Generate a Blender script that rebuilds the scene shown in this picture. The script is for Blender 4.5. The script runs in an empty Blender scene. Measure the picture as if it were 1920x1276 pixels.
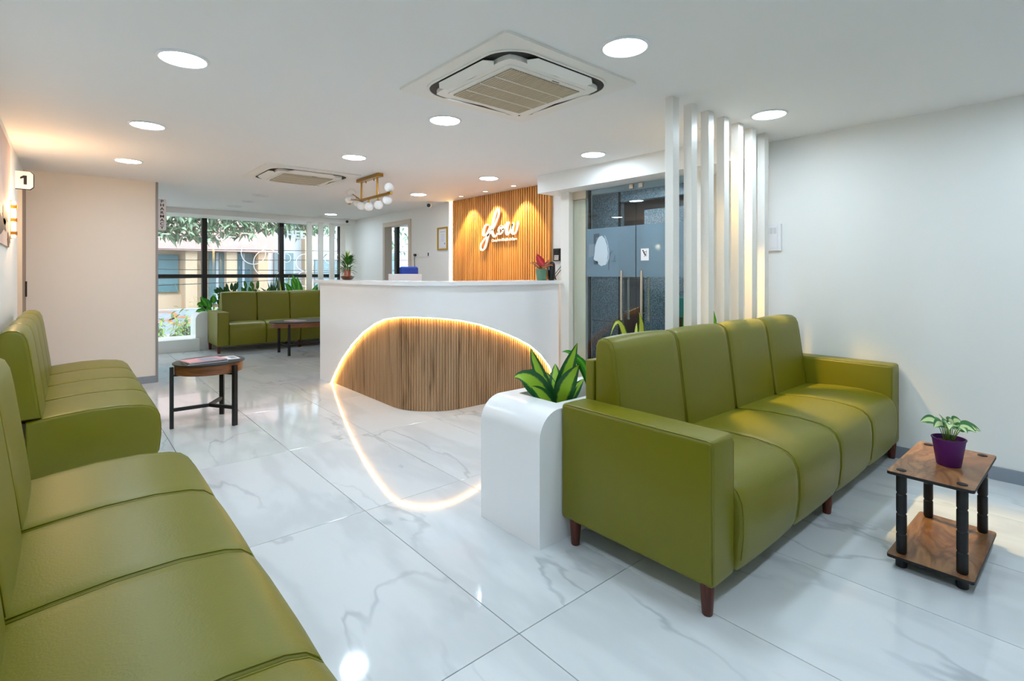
import bpy, bmesh, math, random
from mathutils import Vector, Matrix
random.seed(7)
PI = math.pi
scene = bpy.context.scene
C = scene.collection

# ------------------------------------------------------------------ camera, world, exposure
cam_d = bpy.data.cameras.new('camera')
cam = bpy.data.objects.new('camera', cam_d); C.objects.link(cam)
FPX = 966.2
cam_d.sensor_fit = 'HORIZONTAL'; cam_d.sensor_width = 36.0
cam_d.lens = FPX / 1920 * 36.0
cam_d.shift_y = -(638 - 513) / 1920
cam_d.clip_start = 0.02; cam_d.clip_end = 200
cam.location = (0, 0, 1.224)
cam.rotation_euler = (PI / 2, 0, -math.atan2(960 - 126.6, FPX))
scene.camera = cam
scene.view_settings.view_transform = 'Standard'
scene.view_settings.look = 'None'
scene.view_settings.gamma = 1.0
scene.view_settings.use_curve_mapping = False
scene.view_settings.exposure = 0.42
scene.cycles.use_denoising = True
scene.cycles.max_bounces = 10
scene.cycles.diffuse_bounces = 5
scene.cycles.glossy_bounces = 4
scene.cycles.transmission_bounces = 6
scene.cycles.transparent_max_bounces = 12
scene.cycles.sample_clamp_indirect = 6.0
scene.cycles.caustics_reflective = False
scene.cycles.caustics_refractive = False

world = bpy.data.worlds.new('world'); scene.world = world
world.use_nodes = True
bg = world.node_tree.nodes['Background']
bg.inputs[0].default_value = (0.80, 0.90, 1.0, 1)
bg.inputs[1].default_value = 6.5

sun_d = bpy.data.lights.new('sun', 'SUN'); sun_d.energy = 1.2; sun_d.angle = math.radians(3)
sun_d.color = (1.0, 0.93, 0.82)
sun = bpy.data.objects.new('sun', sun_d); C.objects.link(sun)
sun.rotation_euler = (math.radians(38), 0, math.radians(-25))      # from behind the building onto the far side of the street

LAMP = 70.0            # downlight emission
LAMP_COL = (0.71, 0.865, 1.0)
WARM = (1.0, 0.56, 0.20)

# ------------------------------------------------------------------ helpers
def lin(c):
    return tuple(((v / 255) / 12.92 if v / 255 <= 0.04045 else ((v / 255 + 0.055) / 1.055) ** 2.4) for v in c)

MATS = {}
def mat(name, rgb, rough=0.5, metal=0.0, spec=0.5, emit=None, estr=0.0, bump=None, coat=0.0, vary=None):
    m = bpy.data.materials.new(name); m.use_nodes = True
    nt = m.node_tree; b = nt.nodes['Principled BSDF']
    col = lin(rgb) + (1,)
    b.inputs['Base Color'].default_value = col
    b.inputs['Roughness'].default_value = rough
    b.inputs['Metallic'].default_value = metal
    b.inputs['Specular IOR Level'].default_value = spec
    b.inputs['Coat Weight'].default_value = coat; b.inputs['Coat Roughness'].default_value = 0.3
    if emit:
        b.inputs['Emission Color'].default_value = tuple(emit) + (1,)
        b.inputs['Emission Strength'].default_value = estr
    tc = None
    if bump or vary:
        tc = nt.nodes.new('ShaderNodeTexCoord')
    if bump:
        sc, st = bump
        n = nt.nodes.new('ShaderNodeTexNoise'); n.inputs['Scale'].default_value = sc; n.inputs['Detail'].default_value = 3
        nt.links.new(tc.outputs['Object'], n.inputs['Vector'])
        bp = nt.nodes.new('ShaderNodeBump'); bp.inputs['Strength'].default_value = st; bp.inputs['Distance'].default_value = 0.002
        nt.links.new(n.outputs['Fac'], bp.inputs['Height']); nt.links.new(bp.outputs['Normal'], b.inputs['Normal'])
    if vary:
        sc, amt = vary
        n = nt.nodes.new('ShaderNodeTexNoise'); n.inputs['Scale'].default_value = sc; n.inputs['Detail'].default_value = 4
        nt.links.new(tc.outputs['Object'], n.inputs['Vector'])
        mx = nt.nodes.new('ShaderNodeMix'); mx.data_type = 'RGBA'
        mx.inputs['A'].default_value = tuple(v * (1 - amt) for v in col[:3]) + (1,)
        mx.inputs['B'].default_value = tuple(min(1, v * (1 + amt)) for v in col[:3]) + (1,)
        nt.links.new(n.outputs['Fac'], mx.inputs['Factor']); nt.links.new(mx.outputs['Result'], b.inputs['Base Color'])
    MATS[name] = m
    return m

def ramp(nt, stops):
    r = nt.nodes.new('ShaderNodeValToRGB')
    e = r.color_ramp.elements
    while len(e) < len(stops): e.new(0.5)
    for k, (p, c) in enumerate(stops):
        e[k].position = p; e[k].color = lin(c) + (1,)
    return r

def wood(name, stops, scale=(1, 1, 1), nscale=3.0, rough=0.45, distortion=1.2, detail=6, spec=0.4):
    """wood grain: noise stretched along one axis by `scale`"""
    m = bpy.data.materials.new(name); m.use_nodes = True
    nt = m.node_tree; b = nt.nodes['Principled BSDF']
    b.inputs['Roughness'].default_value = rough; b.inputs['Specular IOR Level'].default_value = spec
    tc = nt.nodes.new('ShaderNodeTexCoord'); mp = nt.nodes.new('ShaderNodeMapping')
    mp.inputs['Scale'].default_value = scale
    nt.links.new(tc.outputs['Object'], mp.inputs['Vector'])
    n = nt.nodes.new('ShaderNodeTexNoise'); n.inputs['Scale'].default_value = nscale
    n.inputs['Detail'].default_value = detail; n.inputs['Distortion'].default_value = distortion
    nt.links.new(mp.outputs['Vector'], n.inputs['Vector'])
    r = ramp(nt, stops)
    nt.links.new(n.outputs['Fac'], r.inputs['Fac']); nt.links.new(r.outputs['Color'], b.inputs['Base Color'])
    MATS[name] = m
    return m

def marble():
    m = bpy.data.materials.new('marble'); m.use_nodes = True
    nt = m.node_tree; L = nt.links; b = nt.nodes['Principled BSDF']
    b.inputs['Roughness'].default_value = 0.07; b.inputs['Specular IOR Level'].default_value = 0.62
    tc = nt.nodes.new('ShaderNodeTexCoord'); oi = nt.nodes.new('ShaderNodeObjectInfo')
    ml = nt.nodes.new('ShaderNodeVectorMath'); ml.operation = 'SCALE'
    ml.inputs[0].default_value = (37.0, 53.0, 11.0)
    L.new(oi.outputs['Random'], ml.inputs['Scale'])
    ad = nt.nodes.new('ShaderNodeVectorMath'); ad.operation = 'ADD'
    L.new(tc.outputs['Object'], ad.inputs[0]); L.new(ml.outputs['Vector'], ad.inputs[1])
    def vein(scale, sc3, width, distortion):
        mp = nt.nodes.new('ShaderNodeMapping'); mp.inputs['Scale'].default_value = sc3
        mp.inputs['Rotation'].default_value = (0, 0, 0.25)
        L.new(ad.outputs['Vector'], mp.inputs['Vector'])
        n = nt.nodes.new('ShaderNodeTexNoise'); n.inputs['Scale'].default_value = scale
        n.inputs['Detail'].default_value = 5; n.inputs['Distortion'].default_value = distortion
        L.new(mp.outputs['Vector'], n.inputs['Vector'])
        s = nt.nodes.new('ShaderNodeMath'); s.operation = 'SUBTRACT'; s.inputs[1].default_value = 0.5
        L.new(n.outputs['Fac'], s.inputs[0])
        a = nt.nodes.new('ShaderNodeMath'); a.operation = 'ABSOLUTE'; L.new(s.outputs[0], a.inputs[0])
        mr = nt.nodes.new('ShaderNodeMapRange'); mr.interpolation_type = 'SMOOTHSTEP'
        mr.inputs['From Min'].default_value = 0; mr.inputs['From Max'].default_value = width
        mr.inputs['To Min'].default_value = 1; mr.inputs['To Max'].default_value = 0
        L.new(a.outputs[0], mr.inputs['Value'])
        return mr.outputs['Result']
    v1 = vein(0.9, (1.6, 0.6, 1), 0.012, 0.25)
    v2 = vein(1.4, (1.5, 0.5, 1), 0.09, 0.3)
    msk = nt.nodes.new('ShaderNodeTexNoise'); msk.inputs['Scale'].default_value = 1.6
    L.new(ad.outputs['Vector'], msk.inputs['Vector'])
    mk = nt.nodes.new('ShaderNodeMapRange'); mk.inputs['From Min'].default_value = 0.42; mk.inputs['From Max'].default_value = 0.62
    L.new(msk.outputs['Fac'], mk.inputs['Value'])
    t1 = nt.nodes.new('ShaderNodeMath'); t1.operation = 'MULTIPLY'; L.new(v1, t1.inputs[0]); L.new(mk.outputs['Result'], t1.inputs[1])
    t1b = nt.nodes.new('ShaderNodeMath'); t1b.operation = 'MULTIPLY'; t1b.inputs[1].default_value = 0.29; L.new(t1.outputs[0], t1b.inputs[0])
    t2 = nt.nodes.new('ShaderNodeMath'); t2.operation = 'MULTIPLY'; L.new(v2, t2.inputs[0]); t2.inputs[1].default_value = 0.13
    sm = nt.nodes.new('ShaderNodeMath'); sm.operation = 'ADD'; sm.use_clamp = True
    L.new(t1b.outputs[0], sm.inputs[0]); L.new(t2.outputs[0], sm.inputs[1])
    mx = nt.nodes.new('ShaderNodeMix'); mx.data_type = 'RGBA'
    mx.inputs['A'].default_value = lin((222, 226, 229)) + (1,); mx.inputs['B'].default_value = lin((96, 112, 124)) + (1,)
    L.new(sm.outputs[0], mx.inputs['Factor']); L.new(mx.outputs['Result'], b.inputs['Base Color'])
    MATS['marble'] = m
    return m

def speckle(name, stops, scale, rough=0.35):
    m = bpy.data.materials.new(name); m.use_nodes = True
    nt = m.node_tree; b = nt.nodes['Principled BSDF']; b.inputs['Roughness'].default_value = rough
    tc = nt.nodes.new('ShaderNodeTexCoord')
    n = nt.nodes.new('ShaderNodeTexNoise'); n.inputs['Scale'].default_value = scale; n.inputs['Detail'].default_value = 3
    nt.links.new(tc.outputs['Object'], n.inputs['Vector'])
    r = ramp(nt, stops); nt.links.new(n.outputs['Fac'], r.inputs['Fac']); nt.links.new(r.outputs['Color'], b.inputs['Base Color'])
    MATS[name] = m
    return m

def glass(name, tint=(0.94, 0.97, 0.96), f0=0.05, rough=0.0):
    """thin sheet: transparent mixed with a mirror by Schlick's Fresnel curve"""
    m = bpy.data.materials.new(name); m.use_nodes = True
    nt = m.node_tree; nt.nodes.clear()
    o = nt.nodes.new('ShaderNodeOutputMaterial'); mx = nt.nodes.new('ShaderNodeMixShader')
    tr = nt.nodes.new('ShaderNodeBsdfTransparent'); tr.inputs[0].default_value = tint + (1,)
    gl = nt.nodes.new('ShaderNodeBsdfGlossy'); gl.inputs['Roughness'].default_value = rough
    lw = nt.nodes.new('ShaderNodeLayerWeight'); lw.inputs['Blend'].default_value = 0.5
    pw = nt.nodes.new('ShaderNodeMath'); pw.operation = 'POWER'; pw.inputs[1].default_value = 5.0
    nt.links.new(lw.outputs['Facing'], pw.inputs[0])
    fr = nt.nodes.new('ShaderNodeMath'); fr.operation = 'MULTIPLY_ADD'; fr.inputs[1].default_value = 1 - f0; fr.inputs[2].default_value = f0
    nt.links.new(pw.outputs[0], fr.inputs[0])
    nt.links.new(fr.outputs[0], mx.inputs[0]); nt.links.new(tr.outputs[0], mx.inputs[1]); nt.links.new(gl.outputs[0], mx.inputs[2])
    nt.links.new(mx.outputs[0], o.inputs[0])
    MATS[name] = m
    return m

def frosted(name):
    m = bpy.data.materials.new(name); m.use_nodes = True
    nt = m.node_tree; nt.nodes.clear()
    o = nt.nodes.new('ShaderNodeOutputMaterial'); mx = nt.nodes.new('ShaderNodeMixShader'); mx.inputs[0].default_value = 0.45
    tr = nt.nodes.new('ShaderNodeBsdfTransparent'); tr.inputs[0].default_value = (0.8, 0.88, 0.92, 1)
    df = nt.nodes.new('ShaderNodeBsdfDiffuse'); df.inputs[0].default_value = lin((150, 172, 186)) + (1,)
    nt.links.new(tr.outputs[0], mx.inputs[1]); nt.links.new(df.outputs[0], mx.inputs[2]); nt.links.new(mx.outputs[0], o.inputs[0])
    MATS[name] = m
    return m

def leaf_mat(name, edge, centre, band=0.35, rough=0.4):
    """leaf blade: colour runs from midrib to edge by the blade's own UV"""
    m = bpy.data.materials.new(name); m.use_nodes = True
    nt = m.node_tree; b = nt.nodes['Principled BSDF']; b.inputs['Roughness'].default_value = rough
    b.inputs['Subsurface Weight'].default_value = 0.0
    uv = nt.nodes.new('ShaderNodeUVMap'); uv.uv_map = 'UVMap'
    sp = nt.nodes.new('ShaderNodeSeparateXYZ'); nt.links.new(uv.outputs['UV'], sp.inputs[0])
    s = nt.nodes.new('ShaderNodeMath'); s.operation = 'SUBTRACT'; s.inputs[1].default_value = 0.5; nt.links.new(sp.outputs['X'], s.inputs[0])
    a = nt.nodes.new('ShaderNodeMath'); a.operation = 'ABSOLUTE'; nt.links.new(s.outputs[0], a.inputs[0])
    tc = nt.nodes.new('ShaderNodeTexCoord')
    n = nt.nodes.new('ShaderNodeTexNoise'); n.inputs['Scale'].default_value = 40; nt.links.new(tc.outputs['Object'], n.inputs['Vector'])
    n2 = nt.nodes.new('ShaderNodeMath'); n2.operation = 'MULTIPLY_ADD'; n2.inputs[1].default_value = 0.16; n2.inputs[2].default_value = -0.08
    nt.links.new(n.outputs['Fac'], n2.inputs[0])
    ad = nt.nodes.new('ShaderNodeMath'); nt.links.new(a.outputs[0], ad.inputs[0]); nt.links.new(n2.outputs[0], ad.inputs[1])
    r = ramp(nt, [(0.0, centre), (band * 0.5, centre), (band * 0.5 + 0.08, edge), (1.0, edge)])
    nt.links.new(ad.outputs[0], r.inputs['Fac']); nt.links.new(r.outputs['Color'], b.inputs['Base Color'])
    MATS[name] = m
    return m

# --- objects
ORG = {}
def _org(o):
    return ORG.get(o.name, Vector((0, 0, 0)))
def tag(o, label=None, cat=None, group=None, kind=None):
    if label: o['label'] = label
    if cat: o['category'] = cat
    if group: o['group'] = group
    if kind: o['kind'] = kind
    return o
def thing(name, label, cat, loc=(0, 0, 0), group=None, kind=None):
    o = bpy.data.objects.new(name, None); C.objects.link(o)
    o.location = loc; o.empty_display_size = 0.1
    ORG[o.name] = Vector(loc)
    return tag(o, label, cat, group, kind)
def obj(name, bm, m, parent=None, smooth=False, org=None, auto=None):
    """link a bmesh given in world coordinates as ONE mesh object"""
    bmesh.ops.recalc_face_normals(bm, faces=bm.faces[:])
    me = bpy.data.meshes.new(name)
    base = _org(parent) if parent else Vector(org) if org else Vector((0, 0, 0))
    if base.length: bmesh.ops.translate(bm, verts=bm.verts[:], vec=-base)
    if smooth:
        for f in bm.faces: f.smooth = True
        if auto:
            for e in bm.edges:
                if len(e.link_faces) == 2 and e.calc_face_angle(0) > math.radians(auto): e.smooth = False
    bm.to_mesh(me); bm.free()
    me.materials.append(MATS[m] if isinstance(m, str) else m)
    o = bpy.data.objects.new(name, me); C.objects.link(o)
    if parent:
        o.parent = parent; ORG[o.name] = base
    else:
        o.location = base; ORG[o.name] = base
    return o
def struct(name, bm, m, parent=None, label=None):
    o = obj(name, bm, m, parent)
    if not parent: o['kind'] = 'structure'
    if label: o['label'] = label
    return o
def nb(): return bmesh.new()

def box(bm, x0, x1, y0, y1, z0, z1, bev=0.0, seg=2):
    t = bmesh.new()
    bmesh.ops.create_cube(t, size=1)
    for v in t.verts:
        v.co = Vector(((x0 + x1) / 2 + v.co.x * (x1 - x0), (y0 + y1) / 2 + v.co.y * (y1 - y0), (z0 + z1) / 2 + v.co.z * (z1 - z0)))
    if bev > 0:
        bmesh.ops.bevel(t, geom=t.edges[:] + t.verts[:], offset=bev, segments=seg, profile=0.5, affect='EDGES')
    me = bpy.data.meshes.new('tmp'); t.to_mesh(me); t.free(); bm.from_mesh(me); bpy.data.meshes.remove(me)
    return bm
def B(*a, **k): return box(nb(), *a, **k)
def frame_of(d):
    d = d.normalized(); a = Vector((0, 0, 1)) if abs(d.z) < 0.9 else Vector((1, 0, 0))
    u = d.cross(a).normalized(); return u, d.cross(u).normalized()
def tube(bm, pts, r, n=10, cap=True):
    pts = [Vector(p) for p in pts]; rs = r if isinstance(r, (list, tuple)) else [r] * len(pts)
    rings = []; u = None
    for k, p in enumerate(pts):
        d = (pts[min(k + 1, len(pts) - 1)] - pts[max(k - 1, 0)])
        if d.length < 1e-9: d = Vector((0, 0, 1))
        d.normalize()
        if u is None: u, w = frame_of(d)
        else:
            u = (u - d * u.dot(d)); u = u.normalized() if u.length > 1e-6 else frame_of(d)[0]
            w = d.cross(u)
        w = d.cross(u)
        rings.append([bm.verts.new(p + (u * math.cos(2 * PI * i / n) + w * math.sin(2 * PI * i / n)) * rs[k]) for i in range(n)])
    for a, b in zip(rings, rings[1:]):
        for i in range(n): bm.faces.new((a[i], a[(i + 1) % n], b[(i + 1) % n], b[i]))
    if cap:
        bm.faces.new(rings[0][::-1]); bm.faces.new(rings[-1])
    return bm
def lathe(bm, prof, c, n=24, cap=True):
    rings = []
    for r, z in prof:
        rings.append([bm.verts.new((c[0] + r * math.cos(2 * PI * i / n), c[1] + r * math.sin(2 * PI * i / n), c[2] + z)) for i in range(n)])
    for a, b in zip(rings, rings[1:]):
        for i in range(n): bm.faces.new((a[i], a[(i + 1) % n], b[(i + 1) % n], b[i]))
    if cap:
        bm.faces.new(rings[0][::-1]); bm.faces.new(rings[-1])
    return bm
def sphere(bm, c, r, n=20, sz=1.0):
    return lathe(bm, [(max(r * math.sin(PI * k / (n // 2)), 1e-4), -r * sz * math.cos(PI * k / (n // 2))) for k in range(n // 2 + 1)], c, n)
def prism(bm, poly, fn, a, b):
    """extrude a 2D polygon between parameters a and b; fn(p, t) -> world point"""
    A = [bm.verts.new(fn(p, a)) for p in poly]; Bv = [bm.verts.new(fn(p, b)) for p in poly]
    n = len(poly)
    for i in range(n): bm.faces.new((A[i], A[(i + 1) % n], Bv[(i + 1) % n], Bv[i]))
    bm.faces.new(A[::-1]); bm.faces.new(Bv)
    return bm
def rrect(x0, x1, y0, y1, r, n=6):
    out = []
    for cx, cy, a0 in ((x1 - r, y1 - r, 0), (x0 + r, y1 - r, PI / 2), (x0 + r, y0 + r, PI), (x1 - r, y0 + r, 1.5 * PI)):
        for k in range(n + 1):
            a = a0 + PI / 2 * k / n; out.append((cx + r * math.cos(a), cy + r * math.sin(a)))
    return out
def slab(poly, z0, z1):
    return prism(nb(), poly, lambda p, t: (p[0], p[1], t), z0, z1)
def loft(bm, secs):
    rings = [[bm.verts.new(p) for p in s] for s in secs]; n = len(rings[0])
    for a, b in zip(rings, rings[1:]):
        for i in range(n): bm.faces.new((a[i], a[(i + 1) % n], b[(i + 1) % n], b[i]))
    bm.faces.new(rings[0][::-1]); bm.faces.new(rings[-1])
    return bm
def offset_poly(poly, e):
    n = len(poly); out = []
    area = sum(poly[i][0] * poly[(i + 1) % n][1] - poly[(i + 1) % n][0] * poly[i][1] for i in range(n))
    s = 1 if area > 0 else -1
    for i in range(n):
        p0, p1, p2 = poly[i - 1], poly[i], poly[(i + 1) % n]
        d1 = Vector((p1[0] - p0[0], p1[1] - p0[1])).normalized(); d2 = Vector((p2[0] - p1[0], p2[1] - p1[1])).normalized()
        n1 = Vector((-d1.y, d1.x)) * s; n2 = Vector((-d2.y, d2.x)) * s
        nn = (n1 + n2); nn = nn / max(nn.length_squared, 0.5) * 2 if nn.length > 1e-6 else n1
        out.append((p1[0] + nn.x * e, p1[1] + nn.y * e))
    return out
def leaf(bm, p0, p1, p2, width, up=(0, 0, 1), fold=0.25, n=10, tipw=0.0, wave=0.0, shape=0.45):
    """curved blade from p0 by way of p1 to p2; UV x runs across, y along"""
    p0, p1, p2 = Vector(p0), Vector(p1), Vector(p2); uvl = bm.loops.layers.uv.get('UVMap') or bm.loops.layers.uv.new('UVMap')
    rows = []
    for k in range(n + 1):
        t = k / n
        c = p0 * (1 - t) ** 2 + p1 * 2 * t * (1 - t) + p2 * t * t
        d = ((p1 - p0) * (1 - t) + (p2 - p1) * t).normalized()
        s = d.cross(Vector(up)); s = s.normalized() if s.length > 1e-4 else Vector((1, 0, 0))
        nn = s.cross(d).normalized()
        w = width * 0.5 * max((math.sin(PI * min(1, t ** shape)) if t < 1 else 0) ** 0.85, tipw, 0.10 if k == 0 else 0.0)
        if k == n: w = width * 0.01
        wv = wave * math.sin(t * 9 + width * 90)
        rows.append((t, [bm.verts.new(c + s * w * q + nn * (abs(q) * w * fold + wv * width * q)) for q in (-1, -0.5, 0, 0.5, 1)]))
    for (ta, a), (tb, b) in zip(rows, rows[1:]):
        for i in range(4):
            f = bm.faces.new((a[i], a[i + 1], b[i + 1], b[i])); f.smooth = True
            for lp, (ux, uy) in zip(f.loops, ((i / 4, ta), ((i + 1) / 4, ta), ((i + 1) / 4, tb), (i / 4, tb))): lp[uvl].uv = (ux, uy)
    return bm
def text_mesh(name, body, size, m, parent, origin, xdir, ydir, depth=0.003, align='CENTER', bold=0.0, sx=1.0):
    cu = bpy.data.curves.new('lettering', 'FONT'); cu.body = body; cu.size = size; cu.extrude = depth / 2
    cu.align_x = align; cu.align_y = 'CENTER'; cu.offset = bold
    to = bpy.data.objects.new('lettering_tmp', cu); C.objects.link(to)
    dg = bpy.context.evaluated_depsgraph_get()
    me = bpy.data.meshes.new_from_object(to.evaluated_get(dg))
    bpy.data.objects.remove(to); bpy.data.curves.remove(cu)
    X, Y = Vector(xdir).normalized(), Vector(ydir).normalized(); Z = X.cross(Y)
    base = _org(parent) if parent else Vector((0, 0, 0))
    for v in me.vertices:
        v.co = Vector(origin) + X * v.co.x * sx + Y * v.co.y + Z * v.co.z - base
    me.materials.clear(); me.materials.append(MATS[m])
    o = bpy.data.objects.new(name, me); C.objects.link(o); o.parent = parent
    return o

# ------------------------------------------------------------------ materials
mat('wall_paint', (237, 237, 234), 0.6, vary=(1.2, 0.015))
mat('wall_cream', (234, 226, 216), 0.6, vary=(1.2, 0.015))
mat('ceiling_paint', (238, 237, 236), 0.7)
mat('white_lam', (244, 244, 246), 0.22, vary=(2, 0.01))
mat('slat_white', (232, 228, 220), 0.35)
mat('grout', (70, 74, 78), 0.8)
mat('skirting', (140, 148, 158), 0.4)
mat('edge_trim', (150, 146, 146), 0.4, metal=0.3)
marble()
mat('leather', (113, 109, 5), 0.40, spec=0.42, coat=0.0, bump=(160, 0.25), vary=(2.0, 0.05))
mat('leather_seam', (70, 76, 14), 0.5)
wood('leg_wood', [(0.3, (58, 22, 14)), (0.7, (104, 46, 28))], (8, 8, 1), 6)
wood('walnut', [(0.25, (96, 62, 38)), (0.40, (150, 104, 66)), (0.47, (116, 78, 50)), (0.55, (166, 120, 78)), (0.64, (138, 94, 60)), (0.8, (172, 126, 84))], (1.0, 3.2, 2), 2.0, 0.32, 1.2)
wood('rim_wood', [(0.25, (70, 42, 28)), (0.5, (122, 76, 46)), (0.75, (150, 98, 62))], (1.5, 1.5, 14), 4, 0.4)
wood('desk_wood', [(0.28, (104, 76, 52)), (0.40, (146, 114, 82)), (0.52, (166, 132, 98)), (0.75, (178, 146, 112))], (6, 6, 0.5), 1.9, 0.5, 1.5, 8)
wood('panel_wood', [(0.25, (190, 120, 56)), (0.5, (218, 152, 80)), (0.8, (236, 182, 108))], (10, 10, 0.5), 2.0, 0.45, 0.8)
mat('panel_back', (58, 28, 10), 0.6)
mat('black_metal', (15, 15, 17), 0.4)
mat('black_matte', (14, 14, 15), 0.55)
mat('tabletop', (40, 41, 43), 0.38)
mat('black_frame', (12, 12, 13), 0.4)
mat('brass', (176, 132, 56), 0.28, metal=1.0)
mat('steel', (205, 196, 184), 0.25, metal=0.9)
mat('globe', (244, 242, 240), 0.15)
mat('lamp_on', (255, 255, 255), 0.5, emit=LAMP_COL, estr=LAMP)
mat('lamp_off', (214, 214, 214), 0.4)
mat('lamp_ring', (232, 232, 234), 0.4)
mat('led_warm', (255, 220, 160), 0.5, emit=(1.0, 0.60, 0.20), estr=30.0)
mat('led_strip_wall', (255, 220, 160), 0.5, emit=(1.0, 0.62, 0.24), estr=22.0)
mat('spot_lens', (255, 230, 190), 0.4, emit=(1.0, 0.72, 0.42), estr=9.0)
mat('sconce_glow', (255, 220, 170), 0.4, emit=(1.0, 0.66, 0.34), estr=6.0)
mat('ac_white', (236, 232, 225), 0.45)
mat('ac_dark', (30, 28, 26), 0.6)
mat('ac_grille', (192, 178, 152), 0.55)
mat('sign_white', (240, 240, 242), 0.35)
mat('sign_grey', (200, 198, 204), 0.35)
mat('ink', (14, 14, 16), 0.5)
mat('letter_white', (252, 250, 246), 0.35)
m_ = mat('vinyl_white', (250, 252, 255), 0.5)
_nt = m_.node_tree; _mx = _nt.nodes.new('ShaderNodeMixShader'); _mx.inputs[0].default_value = 0.6
_tl = _nt.nodes.new('ShaderNodeBsdfTranslucent'); _tl.inputs[0].default_value = (0.95, 0.97, 1, 1)
_nt.links.new(_nt.nodes['Principled BSDF'].outputs[0], _mx.inputs[1]); _nt.links.new(_tl.outputs[0], _mx.inputs[2])
_nt.links.new(_mx.outputs[0], _nt.nodes['Material Output'].inputs[0])
mat('door_wood', (150, 124, 104), 0.5)
mat('door_trim', (206, 190, 170), 0.5)
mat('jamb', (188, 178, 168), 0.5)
mat('gold', (190, 148, 40), 0.3, metal=0.8)
mat('paper', (232, 234, 240), 0.5)
mat('grey_print', (150, 156, 172), 0.6)
mat('plastic_white', (235, 235, 236), 0.35)
mat('plastic_black', (16, 16, 18), 0.3)
mat('screen_dark', (40, 46, 54), 0.2)
mat('blue_fabric', (18, 66, 170), 0.7, bump=(300, 0.4))
mat('purple_pot', (84, 12, 96), 0.55, bump=(400, 0.2))
mat('green_pot', (86, 124, 98), 0.3)
mat('soil', (78, 56, 42), 0.95, bump=(90, 0.8), vary=(60, 0.35))
mat('bowl_glass', (92, 40, 22), 0.1, coat=0.5)
mat('pebble', (190, 140, 50), 0.4)
mat('stem', (110, 150, 50), 0.5)
mat('stem_red', (190, 110, 90), 0.5)
mat('bark', (96, 80, 64), 0.85, bump=(30, 0.8))
leaf_mat('dracaena_leaf', (22, 84, 34), (150, 190, 44), 0.44)
leaf_mat('dracaena_pale', (58, 116, 40), (214, 214, 90), 0.62)
leaf_mat('bamboo_leaf', (34, 98, 30), (96, 150, 44), 0.3)
leaf_mat('pothos_leaf', (46, 110, 44), (196, 216, 150), 0.40)
leaf_mat('red_leaf', (170, 24, 38), (214, 60, 66), 0.2)
leaf_mat('rust_leaf', (128, 62, 40), (196, 120, 70), 0.3)
leaf_mat('dark_leaf', (24, 72, 34), (44, 110, 40), 0.2)
leaf_mat('bright_leaf', (46, 132, 30), (96, 176, 44), 0.25)
leaf_mat('snake_leaf', (40, 74, 40), (52, 92, 50), 0.7)
leaf_mat('tree_leaf', (92, 112, 88), (132, 150, 118), 0.3, 0.6)
leaf_mat('shrub_leaf', (110, 150, 70), (170, 180, 90), 0.3, 0.6)
glass('window_glass', (0.95, 0.985, 0.985), 0.09)
glass('door_glass', (0.84, 0.91, 0.94), 0.05)
glass('side_glass', (0.93, 0.96, 0.93), 0.04)
frosted('frost')
speckle('granite', [(0.34, (72, 82, 88)), (0.5, (112, 124, 130)), (0.66, (152, 164, 170))], 95)
mat('granite_joint', (52, 60, 66), 0.6)
mat('dark_door', (46, 36, 34), 0.5)
mat('concrete', (150, 148, 142), 0.8)
mat('facade_pink', (168, 138, 132), 0.8)
mat('facade_beige', (170, 148, 124), 0.8)
mat('facade_white', (168, 176, 186), 0.8)
mat('facade_glass', (84, 110, 118), 0.2)
mat('asphalt', (140, 134, 130), 0.9)
mat('wire', (50, 50, 54), 0.6)
mat('orange_paint', (224, 140, 90), 0.7)
mat('teal', (24, 140, 128), 0.5)
mat('magazine_pink', (222, 158, 168), 0.3)
mat('canvas', (216, 190, 176), 0.7, vary=(3.0, 0.3))
mat('canvas_dark', (96, 84, 74), 0.7)

# ------------------------------------------------------------------ room dimensions
XL, XR, ZC = -0.335, 4.187, 2.257
YB, YW, YP = -1.9, 10.10, 7.03
XF = 6.4

# floor: grout bed with one object for each tile
bm = B(XL, XF, YB, YW, -0.06, -0.004)
floor = struct('floor', bm, 'grout')
floor['label'] = 'white grey-veined polished marble tile floor'
tile_cache = {}
TX, TY, GX, GY, GAP = 1.1645, 1.3125, 0.6, 1.2, 0.0016
for i in range(-3, 10):
    for j in range(-4, 9):
        x0, x1 = max(TX + i * GX, XL), min(TX + (i + 1) * GX, XF)
        y0, y1 = max(TY + j * GY, YB), min(TY + (j + 1) * GY, YW)
        if x1 > XR and y1 < 7.0:  x1 = min(x1, 4.25)
        if x1 - x0 < 0.03 or y1 - y0 < 0.03: continue
        w, h = round(x1 - x0, 4), round(y1 - y0, 4)
        if (w, h) not in tile_cache:
            t = box(nb(), -w / 2 + GAP, w / 2 - GAP, -h / 2 + GAP, h / 2 - GAP, -0.012, 0.0, 0.0007, 1)
            bmesh.ops.recalc_face_normals(t, faces=t.faces[:])
            me = bpy.data.meshes.new('tile'); t.to_mesh(me); t.free(); me.materials.append(MATS['marble']); tile_cache[(w, h)] = me
        o = bpy.data.objects.new('tile', tile_cache[(w, h)]); C.objects.link(o); o.parent = floor
        o.location = ((x0 + x1) / 2, (y0 + y1) / 2, 0)

struct('ceiling', B(XL - .1, XF, YB - .1, YW + .1, ZC, ZC + 0.1), 'ceiling_paint')
struct('wall_left', B(XL - 0.1, XL, YB - .1, YW, 0, ZC), 'wall_paint')
struct('wall_front', B(XL, XR, YB - 0.1, YB, 0, ZC), 'wall_paint')
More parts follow.
